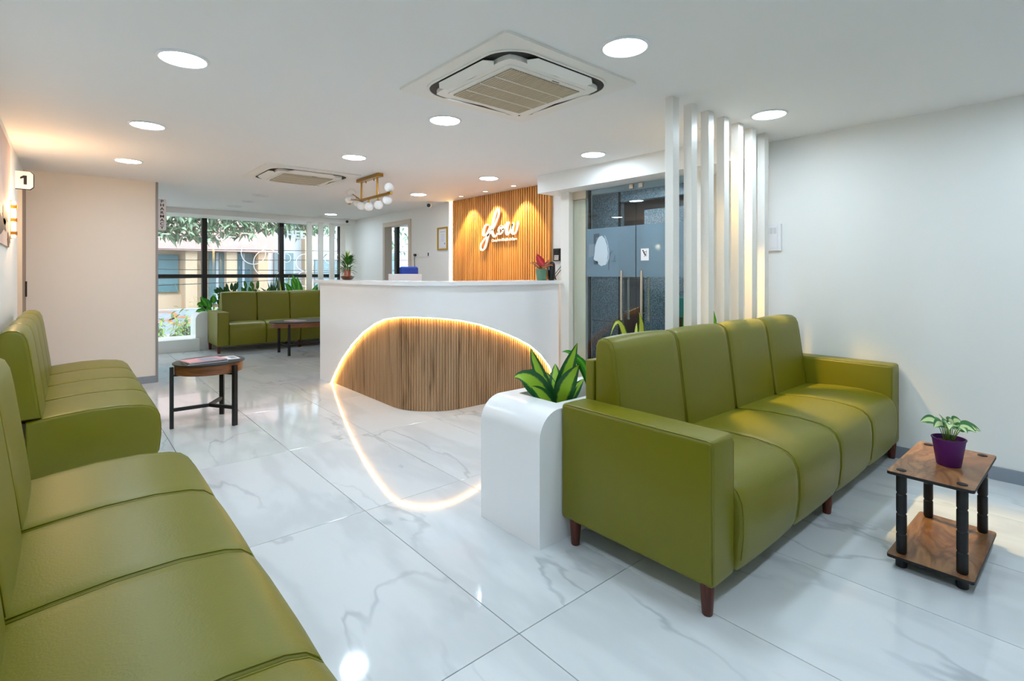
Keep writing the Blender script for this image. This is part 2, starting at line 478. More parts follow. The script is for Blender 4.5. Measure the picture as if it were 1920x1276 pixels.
# right-hand wall line: plain wall, door jamb, reception wall with a doorway
bm = B(XR, XR + 0.1, YB, 2.21, 0, ZC)
struct('wall_right', bm, 'wall_paint')
bm = B(XR, XR + 0.1, 3.77, 7.34, 0, ZC)
box(bm, XR, XR + 0.1, 7.34, 8.27, 2.10, ZC); box(bm, XR, XR + 0.1, 8.27, YW, 0, ZC)
struct('wall_reception', bm, 'wall_paint')
struct('trim_1', B(3.98, 4.29, 2.21, 2.29, 0, 2.073), 'wall_paint')                   # jamb beyond the glass doors
struct('trim_2', B(3.93, 4.29, 3.655, 3.77, 0, 2.073), 'slat_white')                  # pilaster at the end of the desk
struct('trim_3', B(3.775, 4.29, 1.75, 3.962, 2.073, ZC), 'wall_paint')                # beam over the glass doors
bm = B(XL, 0.752, YP, YP + 0.10, 0, ZC)
struct('wall_back', bm, 'wall_cream')
struct('trim_4', B(0.752, 0.776, YP - 0.006, YP + 0.106, 0, ZC), 'edge_trim')
struct('trim_5', B(XL, XR, 9.46, YW, 2.17, ZC), 'wall_paint')                          # bulkhead above the far window
struct('trim_6', B(0.4, 1.60, 9.49, YW, 0, 0.19), 'wall_paint')                        # low sill
struct('baseboard_right', B(XR - 0.012, XR, YB, 2.21, 0, 0.078), 'skirting')
struct('baseboard_back', B(XL, 0.752, YP - 0.012, YP, 0, 0.078), 'skirting')
struct('baseboard_left', B(XL, XL + 0.012, YB, 6.25, 0, 0.078), 'skirting')

# --- far window wall
win = thing('window_1', None, None, (2.5, YW, 0), kind='structure')
win['label'] = 'floor-to-ceiling street window with black frame'
MX = [-0.30, 1.769, 3.02, 4.15, 5.42, 6.4]
for x in MX: obj('mullion', B(x - 0.038, x + 0.038, YW - 0.04, YW + 0.06, 0.12, ZC), 'black_frame', win)
obj('transom', B(-0.30, 6.4, YW - 0.035, YW + 0.055, 1.153, 1.216), 'black_frame', win)
for a, b in zip(MX, MX[1:]):
    for z0, z1 in ((0.15, 1.153), (1.216, ZC)):
        obj('pane', B(a + 0.038, b - 0.038, YW + 0.008, YW + 0.014, z0, z1), 'window_glass', win)
obj('sill', B(-0.3, 6.4, YW - 0.04, YW + 0.1, 0, 0.15), 'wall_paint', win)
# white vinyl on the outside of the glass
def ring_decal(x, z, r, w, a0=0, a1=2 * PI):
    bm = nb(); n = 28; vs = []
    for k in range(n + 1):
        a = a0 + (a1 - a0) * k / n
        vs.append((bm.verts.new((x + (r - w) * math.cos(a), YW + 0.0165, z + (r - w) * math.sin(a))), bm.verts.new((x + r * math.cos(a), YW + 0.0165, z + r * math.sin(a)))))
    for p, q in zip(vs, vs[1:]): bm.faces.new((p[0], p[1], q[1], q[0]))
    return bm
vn = thing('window_decal', 'white vinyl rings and letters stuck on the street window panes', 'decal', (3.0, YW + 0.0165, 1.2))
for x, z, r in ((2.55, 1.60, 0.21), (3.12, 1.52, 0.085), (2.80, 1.42, 0.26), (3.46, 1.44, 0.17), (3.46, 1.13, 0.15), (3.93, 1.52, 0.09), (4.08, 1.56, 0.06)):
    obj('ring', ring_decal(x, z, r, 0.013), 'vinyl_white', vn)
text_mesh('letters', 'HEE', 0.20, 'vinyl_white', vn, (3.29, YW + 0.0165, 1.96), (1, 0, 0), (0, 0, 1), 0.001, bold=0.006)

# --- the passage behind the reception wall
struct('wall_passage', B(XF, XF + 0.1, 6.9, YW, 0, ZC), 'wall_paint')
struct('wall_passage_side', B(XR + 0.1, XF, 6.9, 7.0, 0, ZC), 'wall_paint')
d2 = thing('door_2', None, None, (XR, 7.8, 0), kind='structure'); d2['label'] = 'open doorway with beige frame behind the desk'
obj('frame_side', B(XR - 0.02, XR + 0.12, 7.335, 7.405, 0, 2.029), 'door_trim', d2)
obj('frame_side', B(XR - 0.02, XR + 0.12, 8.215, 8.285, 0, 2.029), 'jamb', d2)
obj('frame_head', B(XR - 0.02, XR + 0.12, 7.335, 8.285, 2.03, 2.105), 'door_trim', d2)

# --- left door with number sign
d3 = thing('door_3', None, None, (XL, 6.7, 0), kind='structure'); d3['label'] = 'brown door with beige frame in the left wall'
obj('frame_side', B(XL - 0.01, XL + 0.03, 6.28, 6.34, 0, 2.13), 'door_trim', d3)
obj('frame_head', B(XL - 0.01, XL + 0.03, 6.28, 7.03, 2.07, 2.13), 'door_trim', d3)
obj('door_leaf', B(XL - 0.01, XL + 0.022, 6.34, 7.03, 0, 2.07), 'door_wood', d3)
obj('lock', B(XL + 0.022, XL + 0.035, 6.9, 6.94, 1.0, 1.15), 'black_metal', d3)

# --- glass entrance doors
d1 = thing('door_1', None, None, (4.0, 2.95, 0), kind='structure'); d1['label'] = 'tinted double glass doors with long steel bar handles'
def pane_x(name, y0, y1, z0, z1, m, par, x=4.0, t=0.010): return obj(name, B(x - t / 2, x + t / 2, y0, y1, z0, z1), m, par)
pane_x('side_pane', 3.477, 3.655, 0, 1.985, 'side_glass', d1)
obj('head_panel', B(3.99, 4.03, 3.477, 3.655, 1.99, 2.073), 'door_trim', d1)
obj('frame_post', B(4.02, 4.05, 3.455, 3.475, 0, 2.073), 'black_frame', d1)
obj('frame_post', B(4.012, 4.04, 3.50, 3.655, 0, 1.985), 'wall_cream', d1)
for y0, y1, hy in ((2.872, 3.474, 2.998), (2.292, 2.868, 2.775)):
    leafp = pane_x('door_leaf', y0, y1, 0.01, 2.065, 'door_glass', d1)
    film = obj('frosted_film', B(3.9935, 3.9945, y0 + 0.003, y1 - 0.003, 1.195, 1.675), 'frost', d1)
    bm = nb()
    for xx in (3.945, 4.055):
        tube(bm, [(xx, hy, 0.79), (xx, hy, 1.255)], 0.0125, 12)
    hd = obj('handle', bm, 'steel', leafp, True, auto=40)
    bm = nb()
    for zz in (0.865, 1.18): tube(bm, [(3.945, hy, zz), (4.055, hy, zz)], 0.006, 8)
    obj('handle_mount', bm, 'steel', d1, True, auto=40)
    for yy in (y0 + 0.05, y1 - 0.05):
        if abs(yy - 2.87) < 0.1: obj('patch_fitting', B(3.99, 4.01, yy - 0.02, yy + 0.02, 2.02, 2.06), 'steel', d1)
# clear figure cut in the film, shown as etched lines
def outline(pts, w, x=3.992):
    bm = nb(); P = [Vector(p) for p in pts]; vs = []
    for k, p in enumerate(P):
        d = (P[min(k + 1, len(P) - 1)] - P[max(k - 1, 0)]).normalized(); nrm = Vector((-d.y, d.x))
        vs.append((bm.verts.new((x, p.x + nrm.x * w / 2, p.y + nrm.y * w / 2)), bm.verts.new((x, p.x - nrm.x * w / 2, p.y - nrm.y * w / 2))))
    for a, b in zip(vs, vs[1:]): bm.faces.new((a[0], a[1], b[1], b[0]))
    return bm
def patch(pts, x=3.9925):
    bm = nb(); bm.faces.new([bm.verts.new((x, p[0], p[1])) for p in pts]); return bm
mat('etch_pale', (190, 205, 214), 0.5); mat('etch_mid', (120, 136, 146), 0.5); mat('etch_dark', (70, 82, 92), 0.5)
fg = thing('door_motif', 'pale rounded figure etched in the frosted band of the left glass door', 'decal', (3.992, 3.28, 1.4))
obj('figure', patch([(3.31, 1.59), (3.27, 1.60), (3.235, 1.57), (3.205, 1.50), (3.195, 1.42), (3.205, 1.35), (3.24, 1.31), (3.28, 1.30), (3.33, 1.33), (3.375, 1.37), (3.365, 1.43), (3.36, 1.49), (3.34, 1.54)]), 'etch_pale', fg)
obj('block', patch([(3.375, 1.62), (3.30, 1.625), (3.305, 1.585), (3.345, 1.585), (3.345, 1.53), (3.375, 1.52)]), 'etch_dark', fg)
obj('block', patch([(3.44, 1.52), (3.37, 1.525), (3.375, 1.40), (3.44, 1.39)]), 'etch_mid', fg)
obj('block', patch([(3.375, 1.36), (3.32, 1.345), (3.32, 1.315), (3.375, 1.32)]), 'etch_dark', fg)
obj('line', outline([(3.235, 1.60), (3.20, 1.53), (3.185, 1.45), (3.185, 1.38), (3.20, 1.34), (3.235, 1.31)], 0.010, 3.9915), 'vinyl_white', fg)
obj('line', outline([(3.14, 1.45), (3.165, 1.42), (3.18, 1.37), (3.185, 1.30), (3.185, 1.26)], 0.008, 3.9915), 'etch_dark', fg)
obj('line', outline([(3.11, 1.40), (3.12, 1.36), (3.10, 1.345), (3.15, 1.345)], 0.007, 3.9915), 'etch_dark', fg)
# pull sign
ps = thing('pull_sign', 'small white sign with black figure pulling a door, on right glass door', 'sign', (3.992, 2.77, 1.41))
obj('plate', B(3.989, 3.9915, 2.727, 2.812, 1.345, 1.455), 'sign_white', ps)
bm = nb(); X = 3.9885
bm.faces.new([bm.verts.new((X, 2.789 + 0.008 * math.cos(a * PI / 6), 1.436 + 0.007 * math.sin(a * PI / 6))) for a in range(12)])
for q in ([(2.790, 1.427), (2.780, 1.430), (2.765, 1.405), (2.775, 1.400)], [(2.784, 1.427), (2.752, 1.425), (2.752, 1.421), (2.780, 1.420)],
          [(2.775, 1.405), (2.757, 1.408), (2.757, 1.402), (2.772, 1.398)], [(2.760, 1.406), (2.755, 1.383), (2.760, 1.383), (2.766, 1.402)],
          [(2.774, 1.402), (2.770, 1.388), (2.779, 1.381), (2.775, 1.379), (2.764, 1.388), (2.768, 1.402)], [(2.751, 1.44), (2.748, 1.44), (2.748, 1.383), (2.751, 1.383)]):
    bm.faces.new([bm.verts.new((X, a, b)) for a, b in q])
obj('pictogram', bm, 'ink', ps)

# --- lift lobby beyond the doors
struct('wall_lobby', B(5.3, 5.4, 4.06, 5.0, 0, ZC), 'granite')
struct('wall_lobby_front', B(5.32, 5.42, 1.2, 3.70, 0, 2.0), 'granite')
struct('wall_lobby_head', B(5.3, 5.4, 1.2, 4.06, 2.13, ZC), 'granite')
struct('door_4', B(5.5, 5.55, 1.2, 4.3, 0, ZC), 'dark_door')
struct('trim_7', B(5.296, 5.302, 4.06, 5.0, 0.605, 0.612), 'granite_joint')
struct('trim_8', B(5.285, 5.305, 4.04, 4.065, 0, ZC), 'black_frame')
struct('wall_lobby_side', B(4.29, 5.5, 1.1, 1.2, 0, ZC), 'granite')
struct('wall_lobby_end', B(4.29, 5.3, 5.0, 5.1, 0, ZC), 'granite')
struct('floor_lobby', B(4.25, 5.5, 1.2, 5.0, -0.06, 0.0), 'granite')
lt = thing('lobby_fill_light', 'added round fill light, out of view in the lift lobby ceiling', 'lamp', (4.75, 3.6, ZC))  # unseen lamp added to brighten the granite behind the door glass
obj('housing', lathe(nb(), [(0.12, -0.02), (0.12, 0.0)], (4.75, 3.6, ZC), 24), 'lamp_ring', lt)
mat('lobby_fill_glow', (255, 255, 255), 0.5, emit=(0.75, 0.9, 1.0), estr=120)
obj('diffuser', lathe(nb(), [(0.10, -0.026), (0.10, -0.02)], (4.75, 3.6, ZC), 24), 'lobby_fill_glow', lt)
tb = thing('lobby_stool', 'teal topped cabinet standing in the lobby behind the slats', 'cabinet', (4.9, 2.75, 0))
obj('body', B(4.75, 5.05, 2.55, 2.95, 0, 0.78), 'dark_door', tb); obj('top', B(4.72, 5.08, 2.52, 2.98, 0.78, 0.98, 0.01), 'teal', tb)

# ------------------------------------------------------------------ ceiling lamps
def downlight(x, y, label, on=True, r=0.098, group='round ceiling downlights'):
    t = thing('downlight', label, 'ceiling light', (x, y, ZC), group)
    bm = nb(); n = 40
    prof = [(r + 0.014, 0.0), (r + 0.012, -0.006), (r, -0.009), (r - 0.002, -0.004)]
    rings = [[bm.verts.new((x + rr * math.cos(2 * PI * i / n), y + rr * math.sin(2 * PI * i / n), ZC + z)) for i in range(n)] for rr, z in prof]
    for a, b in zip(rings, rings[1:]):
        for i in range(n): bm.faces.new((a[i], a[(i + 1) % n], b[(i + 1) % n], b[i]))
    obj('trim_ring', bm, 'lamp_ring', t, True)
    obj('diffuser', lathe(nb(), [(r - 0.002, -0.0045), (r - 0.002, -0.001)], (x, y, ZC), n), 'lamp_on' if on else 'lamp_off', t)
    return t
for x, y, lab in [
    (0.42, 2.905, 'lit round downlight above the near left sofa, largest on the left'),
    (0.42, 4.365, 'lit round downlight above the second left sofa, middle of the left row'),
    (0.42, 5.85, 'lit round downlight nearest the beige partition wall'),
    (1.92, 1.44, 'lit round downlight just right of the large ceiling air conditioner'),
    (1.92, 2.915, 'lit round downlight just left below the large ceiling air conditioner'),
    (1.92, 4.365, 'lit round downlight above the marble aisle, left of the brass chandelier'),
    (3.44, 1.44, 'lit round downlight above the right sofa beside the white slats'),
    (3.44, 2.915, 'lit round downlight in front of the beam over the glass doors'),
    (3.44, 4.372, 'lit round downlight nearest the slatted wood wall'),
    (3.45, 5.86, 'lit round downlight between the chandelier and the dome camera'),
    (3.45, 8.80, 'lit round downlight farthest back near the street window'),
    (0.42, 1.44, 'lit round downlight over the near end of the left sofa'),
    (0.42, -0.03, 'lit round downlight behind the viewer on the left'),
    (1.92, -0.03, 'lit round downlight behind the viewer in the middle'),
    (3.44, -0.03, 'lit round downlight behind the viewer on the right')]:
    downlight(x, y, lab)
for x, y, r, lab in [(1.935, 7.30, 0.098, 'unlit round downlight closest behind the far air conditioner'), (1.95, 8.01, 0.07, 'small unlit round ceiling fitting between two unlit downlights'),
                  (1.93, 8.73, 0.098, 'unlit round downlight closest to the street window'), (3.45, 9.2, 0.06, 'small dark ceiling fitting behind the farthest lit downlight')]:
    downlight(x, y, lab, False, r)

def spot(name, x, y, label, power, size, target, blend=0.35, col=WARM, group=None):
    t = thing(name, label, 'spotlight', (x, y, ZC), group)
    obj('ring', lathe(nb(), [(0.042, 0.0), (0.040, -0.008), (0.028, -0.008)], (x, y, ZC), 24, False), 'lamp_ring', t, True, auto=40)
    obj('lens', lathe(nb(), [(0.028, -0.006), (0.028, -0.003)], (x, y, ZC), 20), 'spot_lens', t)
    ld = bpy.data.lights.new('spot_light', 'SPOT'); ld.energy = power; ld.color = col; ld.spot_size = math.radians(size); ld.spot_blend = blend
    ld.shadow_soft_size = 0.02
    lo = bpy.data.objects.new('spot_light', ld); C.objects.link(lo); lo.parent = t
    lo.location = (0, 0, -0.02)
    d = Vector(target) - Vector((x, y, ZC - 0.02)); lo.rotation_euler = d.to_track_quat('-Z', 'Y').to_euler()
    return t
for y, lab in ((5.61, 'small warm spotlight washing the wood wall, nearest the lit strip'), (5.09, 'small warm spotlight above the sign lettering, middle of three'), (4.55, 'small warm spotlight washing the wood wall, nearest the beam')):
    spot('wall_spotlight', 3.95, y, lab, 50, 74, (4.15, y, 1.45), 0.25, (1.0, 0.66, 0.30), 'warm spotlights over the wood wall')
spot('planter_spotlight', 3.43, 1.875, 'small warm spotlight in the ceiling behind the white slats', 150, 60, (3.40, 1.40, 0.45), 0.45, (1.0, 0.66, 0.20))

# ------------------------------------------------------------------ sofas
SEAT_P = [(0.030, 0.115), (0.010, 0.16), (0.0, 0.25), (0.0, 0.32), (0.006, 0.375), (0.024, 0.412), (0.052, 0.436), (0.095, 0.450), (0.20, 0.462), (0.34, 0.462), (0.46, 0.452), (0.56, 0.440), (0.60, 0.43), (0.60, 0.115)]
BACK_P = [(0.535, 0.446), (0.548, 0.56), (0.566, 0.70), (0.582, 0.82), (0.592, 0.875), (0.606, 0.906), (0.632, 0.923), (0.665, 0.926), (0.692, 0.914), (0.705, 0.885), (0.708, 0.80), (0.708, 0.446)]
def cushion(prof, u0, u1, M, e=0.016, puff=0.004):
    w = u1 - u0
    st = [(0, e), (0.003, e * 0.55), (0.009, e * 0.2), (0.018, 0.0), (0.06, -puff * 0.4), (w * 0.3, -puff), (w * 0.7, -puff), (w - 0.06, -puff * 0.4), (w - 0.018, 0), (w - 0.009, e * 0.2), (w - 0.003, e * 0.55), (w, e)]
    bm = nb(); loft(bm, [[M(p[0], u0 + s, p[1]) for p in offset_poly(prof, o)] for s, o in st]); return bm
def piping(prof, u, M, r=0.0035):
    return tube(nb(), [M(p[0], u, p[1]) for p in prof], r, 6)
def sofa(label, origin, M, seats, w, arms, u_start=0.0):
    t = thing('sofa', label, 'sofa', origin, 'green leatherette sofas')
    aw = 0.165; u0 = aw if arms else 0.0; total = u0 * 2 + seats * w
    for k in range(seats):
        a, b = u0 + k * w + 0.0008, u0 + (k + 1) * w - 0.0008
        c = obj('seat_cushion', cushion(SEAT_P, a, b, M), 'leather', t, True, auto=50)
        bk = obj('back_cushion', cushion(BACK_P, a, b, M, 0.018, 0.006), 'leather', t, True, auto=50)
        for uu in (a + 0.010, b - 0.010):
            obj('piping', piping(offset_poly(SEAT_P, 0.0022)[1:12], uu, M, 0.0022), 'leather', c, True)
            obj('piping', piping(offset_poly(BACK_P, 0.0022)[0:10], uu, M, 0.0022), 'leather', bk, True)
    ra, rb = (u0, total - u0) if arms else (0.012, total - 0.012)
    bp = [M(0.712, ra, 0), M(0.762, rb, 0)]
    xs = sorted((bp[0][0], bp[1][0])); ys = sorted((bp[0][1], bp[1][1]))
    obj('back_frame', B(xs[0], xs[1], ys[0], ys[1], 0.115, 0.815, 0.008, 2), 'leather', t, True, auto=50)
    if arms:
        for a in (0.0, total - aw):
            p, q = M(0.030, a, 0), M(0.765, a + aw, 0)
            xs = sorted((p[0], q[0])); ys = sorted((p[1], q[1]))
            ar = obj('arm', B(xs[0], xs[1], ys[0], ys[1], 0.108, 0.632, 0.018, 4), 'leather', t, True, auto=60)
            for uu in (a + 0.006, a + aw - 0.006):
                pr = [(0.0335, 0.13), (0.0335, 0.600), (0.040, 0.622), (0.055, 0.6285), (0.74, 0.6285)]
                obj('piping', piping(pr, uu, M, 0.0026), 'leather', ar, True)
    lu = [0.028, total / 2, total - 0.028] if arms else [0.06, total / 2, total - 0.06]
    for uu in lu:
        for dd in (0.065, 0.70):
            x, y, _ = M(dd, uu, 0)
            obj('leg', lathe(nb(), [(0.016, 0.0), (0.019, 0.004), (0.027, 0.118)], (x, y, 0), 16), 'leg_wood', t, True, auto=50)
    return t
W4 = 0.5325
sofa('four-seat green leatherette sofa with arms against the white slats, on the right', (1.715, 0.88, 0), lambda d, u, z: Vector((1.715 + u, 0.88 + d, z)), 4, W4, True)
sofa('four-seat green leatherette sofa with arms at the far street window', (1.725, 8.83, 0), lambda d, u, z: Vector((1.725 + u, 8.83 + d, z)), 4, W4, True)
sofa('armless green leatherette sofa nearest the viewer on the left', (XL, 0.555, 0), lambda d, u, z: Vector((0.43 - d, 0.555 + u, z)), 4, W4, False)
sofa('armless green leatherette sofa by the left wall beside the beige partition', (XL, 3.735, 0), lambda d, u, z: Vector((0.43 - d, 3.735 + u, z)), 4, W4, False)

# ------------------------------------------------------------------ planter troughs and slat screens
def trough(label, x0, x1, y0, y1, h, r, open_y, hole_x0):
    t = thing('planter', label, 'planter', (x0, y0, 0))
    prof = [(x0, 0.0)] + [(x0 + r - r * math.cos(a * PI / 2 / 10), h - r + r * math.sin(a * PI / 2 / 10)) for a in range(11)] + [(x1, h), (x1, 0.0)]
    bm = nb()
    wall = 0.02
    # end block, two long walls, far end, floor of the trough
    endp = [(x0, 0.0)] + prof[1:-2] + [(hole_x0, h), (hole_x0, 0.0)]
    prism(bm, endp, lambda p, s: (p[0], s, p[1]), y0, y1)
    obj('body', bm, 'white_lam', t, True, auto=30)
    obj('side_panel', B(hole_x0, x1, y0, y0 + open_y[0], 0, h), 'white_lam', t)
    obj('side_panel', B(hole_x0, x1, y1 - open_y[1], y1, 0, h), 'white_lam', t)
    obj('end_panel', B(x1 - 0.03, x1, y0 + open_y[0], y1 - open_y[1], 0, h), 'white_lam', t)
    obj('soil', B(hole_x0, x1 - 0.03, y0 + open_y[0], y1 - open_y[1], 0.0, h - 0.10), 'soil', t)
    return t
trough('white rounded planter trough behind the right sofa, holding striped plants', 1.583, 4.18, 1.648, 2.075, 0.605, 0.125, (0.085, 0.07), 1.775)
trough('white rounded planter trough under the street window behind the far sofa', 1.56, 4.18, 9.60, 10.05, 0.605, 0.125, (0.085, 0.07), 1.75)
ords = ['leftmost tall white slat of the screen behind the right sofa', 'second white slat from the left in the screen behind the right sofa', 'third white slat from the left in the screen behind the right sofa', 'middle white slat of the seven behind the right sofa',
        'fifth white slat from the left in the screen behind the right sofa', 'sixth white slat from the left in the screen behind the right sofa', 'rightmost white slat of the screen, nearest the right wall']
for k in range(7):
    x = 2.658 + k * 0.2025
    s = obj('screen_slat', B(x, x + 0.066, 1.652, 1.706, 0.605, ZC, 0.0015, 1), 'slat_white', org=(x, 1.652, 0.605))
    tag(s, ords[k], 'slat', 'white slats behind the right sofa')
fords = ['leftmost white slat of the far screen beside the street window', 'second white slat of the far screen beside the street window', 'third white slat of the far screen by the street window', 'last white slat of the far screen, at the reception wall corner']
for k in range(4):
    x = 3.33 + k * 0.212
    s = obj('screen_slat', B(x, x + 0.085, 9.605, 9.66, 0.605, 2.17, 0.0015, 1), 'slat_white', org=(x, 9.605, 0.605))
    tag(s, fords[k], 'slat', 'white slats at the street window')

# ------------------------------------------------------------------ reception desk
X0, Y0, R = 2.225, 3.80, 0.5
CX, CY, YS, XE = X0 + R, Y0 + R, 6.0, 3.93
L1 = YS - CY; LA = R * PI / 2; LT = L1 + LA + (XE - CX)
def front(s, off=0.0):
    """point on the desk front at arc length s, pushed inwards by off"""
    if s <= L1: return X0 + off, YS - s
    if s <= L1 + LA:
        a = (s - L1) / R; return CX - (R - off) * math.cos(a), CY - (R - off) * math.sin(a)
    return CX + (s - L1 - LA), Y0 + off
ARCH = [(0.300, 0.0), (0.336, 0.035), (0.434, 0.142), (0.616, 0.311), (0.89, 0.504), (1.144, 0.643), (1.381, 0.74), (1.601, 0.803), (1.792, 0.830), (1.921, 0.841), (2.076, 0.841), (2.24, 0.833), (2.425, 0.808), (2.647, 0.758),
        (2.887, 0.679), (3.107, 0.591), (3.286, 0.503), (3.435, 0.394), (3.55, 0.271), (3.637, 0.135), (3.675, 0.0)]
def arch(s):
    if s <= ARCH[0][0] or s >= ARCH[-1][0]: return 0.0
    for (a, za), (b, zb) in zip(ARCH, ARCH[1:]):
        if a <= s <= b: return za + (zb - za) * (s - a) / (b - a)
    return 0.0
ZT = 1.12
desk = thing('reception_desk', 'curved white reception desk with a lit wood arch front', 'reception desk', (2.9, 4.6, 0))
# white front skin, 40 mm thick, with the arch cut out
ss = sorted(set([round(LT * k / 150, 4) for k in range(151)] + [a for a, _ in ARCH]))
bm = nb()
cols = []
for s in ss:
    xo, yo = front(s); xi, yi = front(s, 0.04); zb = arch(s)
    cols.append([bm.verts.new((xo, yo, zb)), bm.verts.new((xo, yo, ZT)), bm.verts.new((xi, yi, ZT)), bm.verts.new((xi, yi, zb))])
for a, b in zip(cols, cols[1:]):
    for i in range(4): bm.faces.new((a[i], a[(i + 1) % 4], b[(i + 1) % 4], b[i]))
bm.faces.new(cols[0][::-1]); bm.faces.new(cols[-1])
obj('front_panel', bm, 'white_lam', desk, True, auto=35)
# fluted wood set back in the arch
bm = nb(); pitch = 0.0285; s = 0.30; prof = []
while s < 3.68:
    for f, o in ((0.0, 0.050), (0.10, 0.050), (0.16, 0.043), (0.5, 0.041), (0.84, 0.043), (0.90, 0.050)): prof.append((s + f * pitch, o))
    s += pitch
prof = [p for p in prof if p[0] < 3.70]
pv = None
for sv, o in prof:
    x, y = front(min(sv, LT), o); h = min(arch(sv) + 0.03, 0.9)
    v = (bm.verts.new((x, y, 0.0)), bm.verts.new((x, y, h)))
    if pv: bm.faces.new((pv[0], v[0], v[1], pv[1]))
    pv = v
fw = obj('fluted_wood', bm, 'desk_wood', desk); fw['kind'] = 'stuff'
# warm LED line tucked against the cut edge of the arch
path = []
for k in range(len(ARCH) - 1):
    for q in range(6):
        t_ = q / 6; sa = ARCH[k][0] + (ARCH[k + 1][0] - ARCH[k][0]) * t_; za = ARCH[k][1] + (ARCH[k + 1][1] - ARCH[k][1]) * t_
        x, y = front(sa, 0.018); path.append((x, y, max(za - 0.004, 0.002)))
led = obj('led_strip', tube(nb(), path, 0.0045, 6), 'led_warm', desk)
# worktop with overhang, and inner carcass
OV, DEP = 0.05, 0.42
bm = nb(); cols = []
st = [0.0] + [LT * k / 90 for k in range(1, 91)]
for s in st:
    xo, yo = front(s, -OV); xi, yi = front(s, DEP if not (L1 < s < L1 + LA) else DEP)
    if s == 0.0: yo += 0.05; yi += 0.05
    cols.append([bm.verts.new((xo, yo, ZT)), bm.verts.new((xo, yo, ZT + 0.034)), bm.verts.new((xi, yi, ZT + 0.034)), bm.verts.new((xi, yi, ZT))])
for a, b in zip(cols, cols[1:]):
    for i in range(4): bm.faces.new((a[i], a[(i + 1) % 4], b[(i + 1) % 4], b[i]))
bm.faces.new(cols[0][::-1]); bm.faces.new(cols[-1])
obj('counter_top', bm, 'white_lam', desk, True, auto=35)
bm = B(X0 + 0.055, X0 + 0.10, CY, YS, 0, ZT); box(bm, X0 + 0.04, X0 + 0.42, YS - 0.03, YS, 0, ZT); box(bm, CX, XE, Y0 + 0.055, Y0 + 0.10, 0, ZT)
obj('carcass', bm, 'white_lam', desk)
obj('work_surface', B(X0 + 0.42, X0 + 0.95, CY + 0.2, YS - 0.05, 0.72, 0.75), 'white_lam', desk)

# things on and behind the desk
mo = thing('monitor', 'white monitor back rising behind the reception desk', 'monitor', (2.95, 5.4, 0.75))
obj('panel', B(2.80, 3.225, 5.40, 5.43, 0.93, 1.222, 0.004), 'plastic_white', mo)
obj('stand', B(2.98, 3.03, 5.43, 5.45, 0.76, 1.05), 'plastic_white', mo); obj('foot', B(2.91, 3.10, 5.38, 5.52, 0.75, 0.762), 'plastic_white', mo)
ch = thing('office_chair', 'blue fabric office chair behind the white monitor', 'chair', (3.35, 5.95, 0))
obj('backrest', B(3.235, 3.50, 5.93, 5.99, 0.78, 1.318, 0.028, 3), 'blue_fabric', ch, True, auto=60)
obj('seat', B(3.16, 3.58, 5.50, 5.93, 0.50, 0.58, 0.03, 3), 'blue_fabric', ch, True, auto=60)
obj('back_bar', tube(nb(), [(3.37, 5.98, 0.52), (3.37, 6.03, 0.66), (3.37, 6.0, 0.95)], 0.014), 'black_metal', ch)
obj('gas_column', tube(nb(), [(3.37, 5.72, 0.06), (3.37, 5.72, 0.51)], 0.025), 'black_metal', ch)
for k in range(5):
    a = 2 * PI * k / 5
    lg = obj('base_leg', tube(nb(), [(3.37, 5.72, 0.09), (3.37 + 0.26 * math.cos(a), 5.72 + 0.26 * math.sin(a), 0.065)], 0.016, 8), 'black_metal', ch)
    obj('castor', sphere(nb(), (3.37 + 0.26 * math.cos(a), 5.72 + 0.26 * math.sin(a), 0.028), 0.027, 12), 'black_metal', lg, True)

# ------------------------------------------------------------------ slatted wood wall with the sign
wp = thing('wood_wall_panel', 'warm slatted wood wall panel behind the reception desk', 'wall panel', (XR, 5.15, 0.4))
obj('backing', B(XR - 0.022, XR - 0.001, 4.155, 6.13, 0.0, ZC - 0.002), 'panel_back', wp)
bm = nb(); y = 4.158
while y < 6.10:
    box(bm, XR - 0.044, XR - 0.022, y, y + 0.0262, 0.0, ZC - 0.003); y += 0.0415
sl = obj('wood_slats', bm, 'panel_wood', wp); sl['kind'] = 'stuff'
obj('edge_board', B(XR - 0.05, XR - 0.001, 6.172, 6.205, 0.0, ZC - 0.002), 'white_lam', wp)
obj('edge_board', B(XR - 0.046, XR - 0.001, 4.146, 4.1545, 0.0, ZC - 0.002), 'panel_wood', wp)
obj('led_strip', B(XR - 0.018, XR - 0.006, 6.142, 6.154, 0.3, ZC - 0.004), 'led_strip_wall', wp)

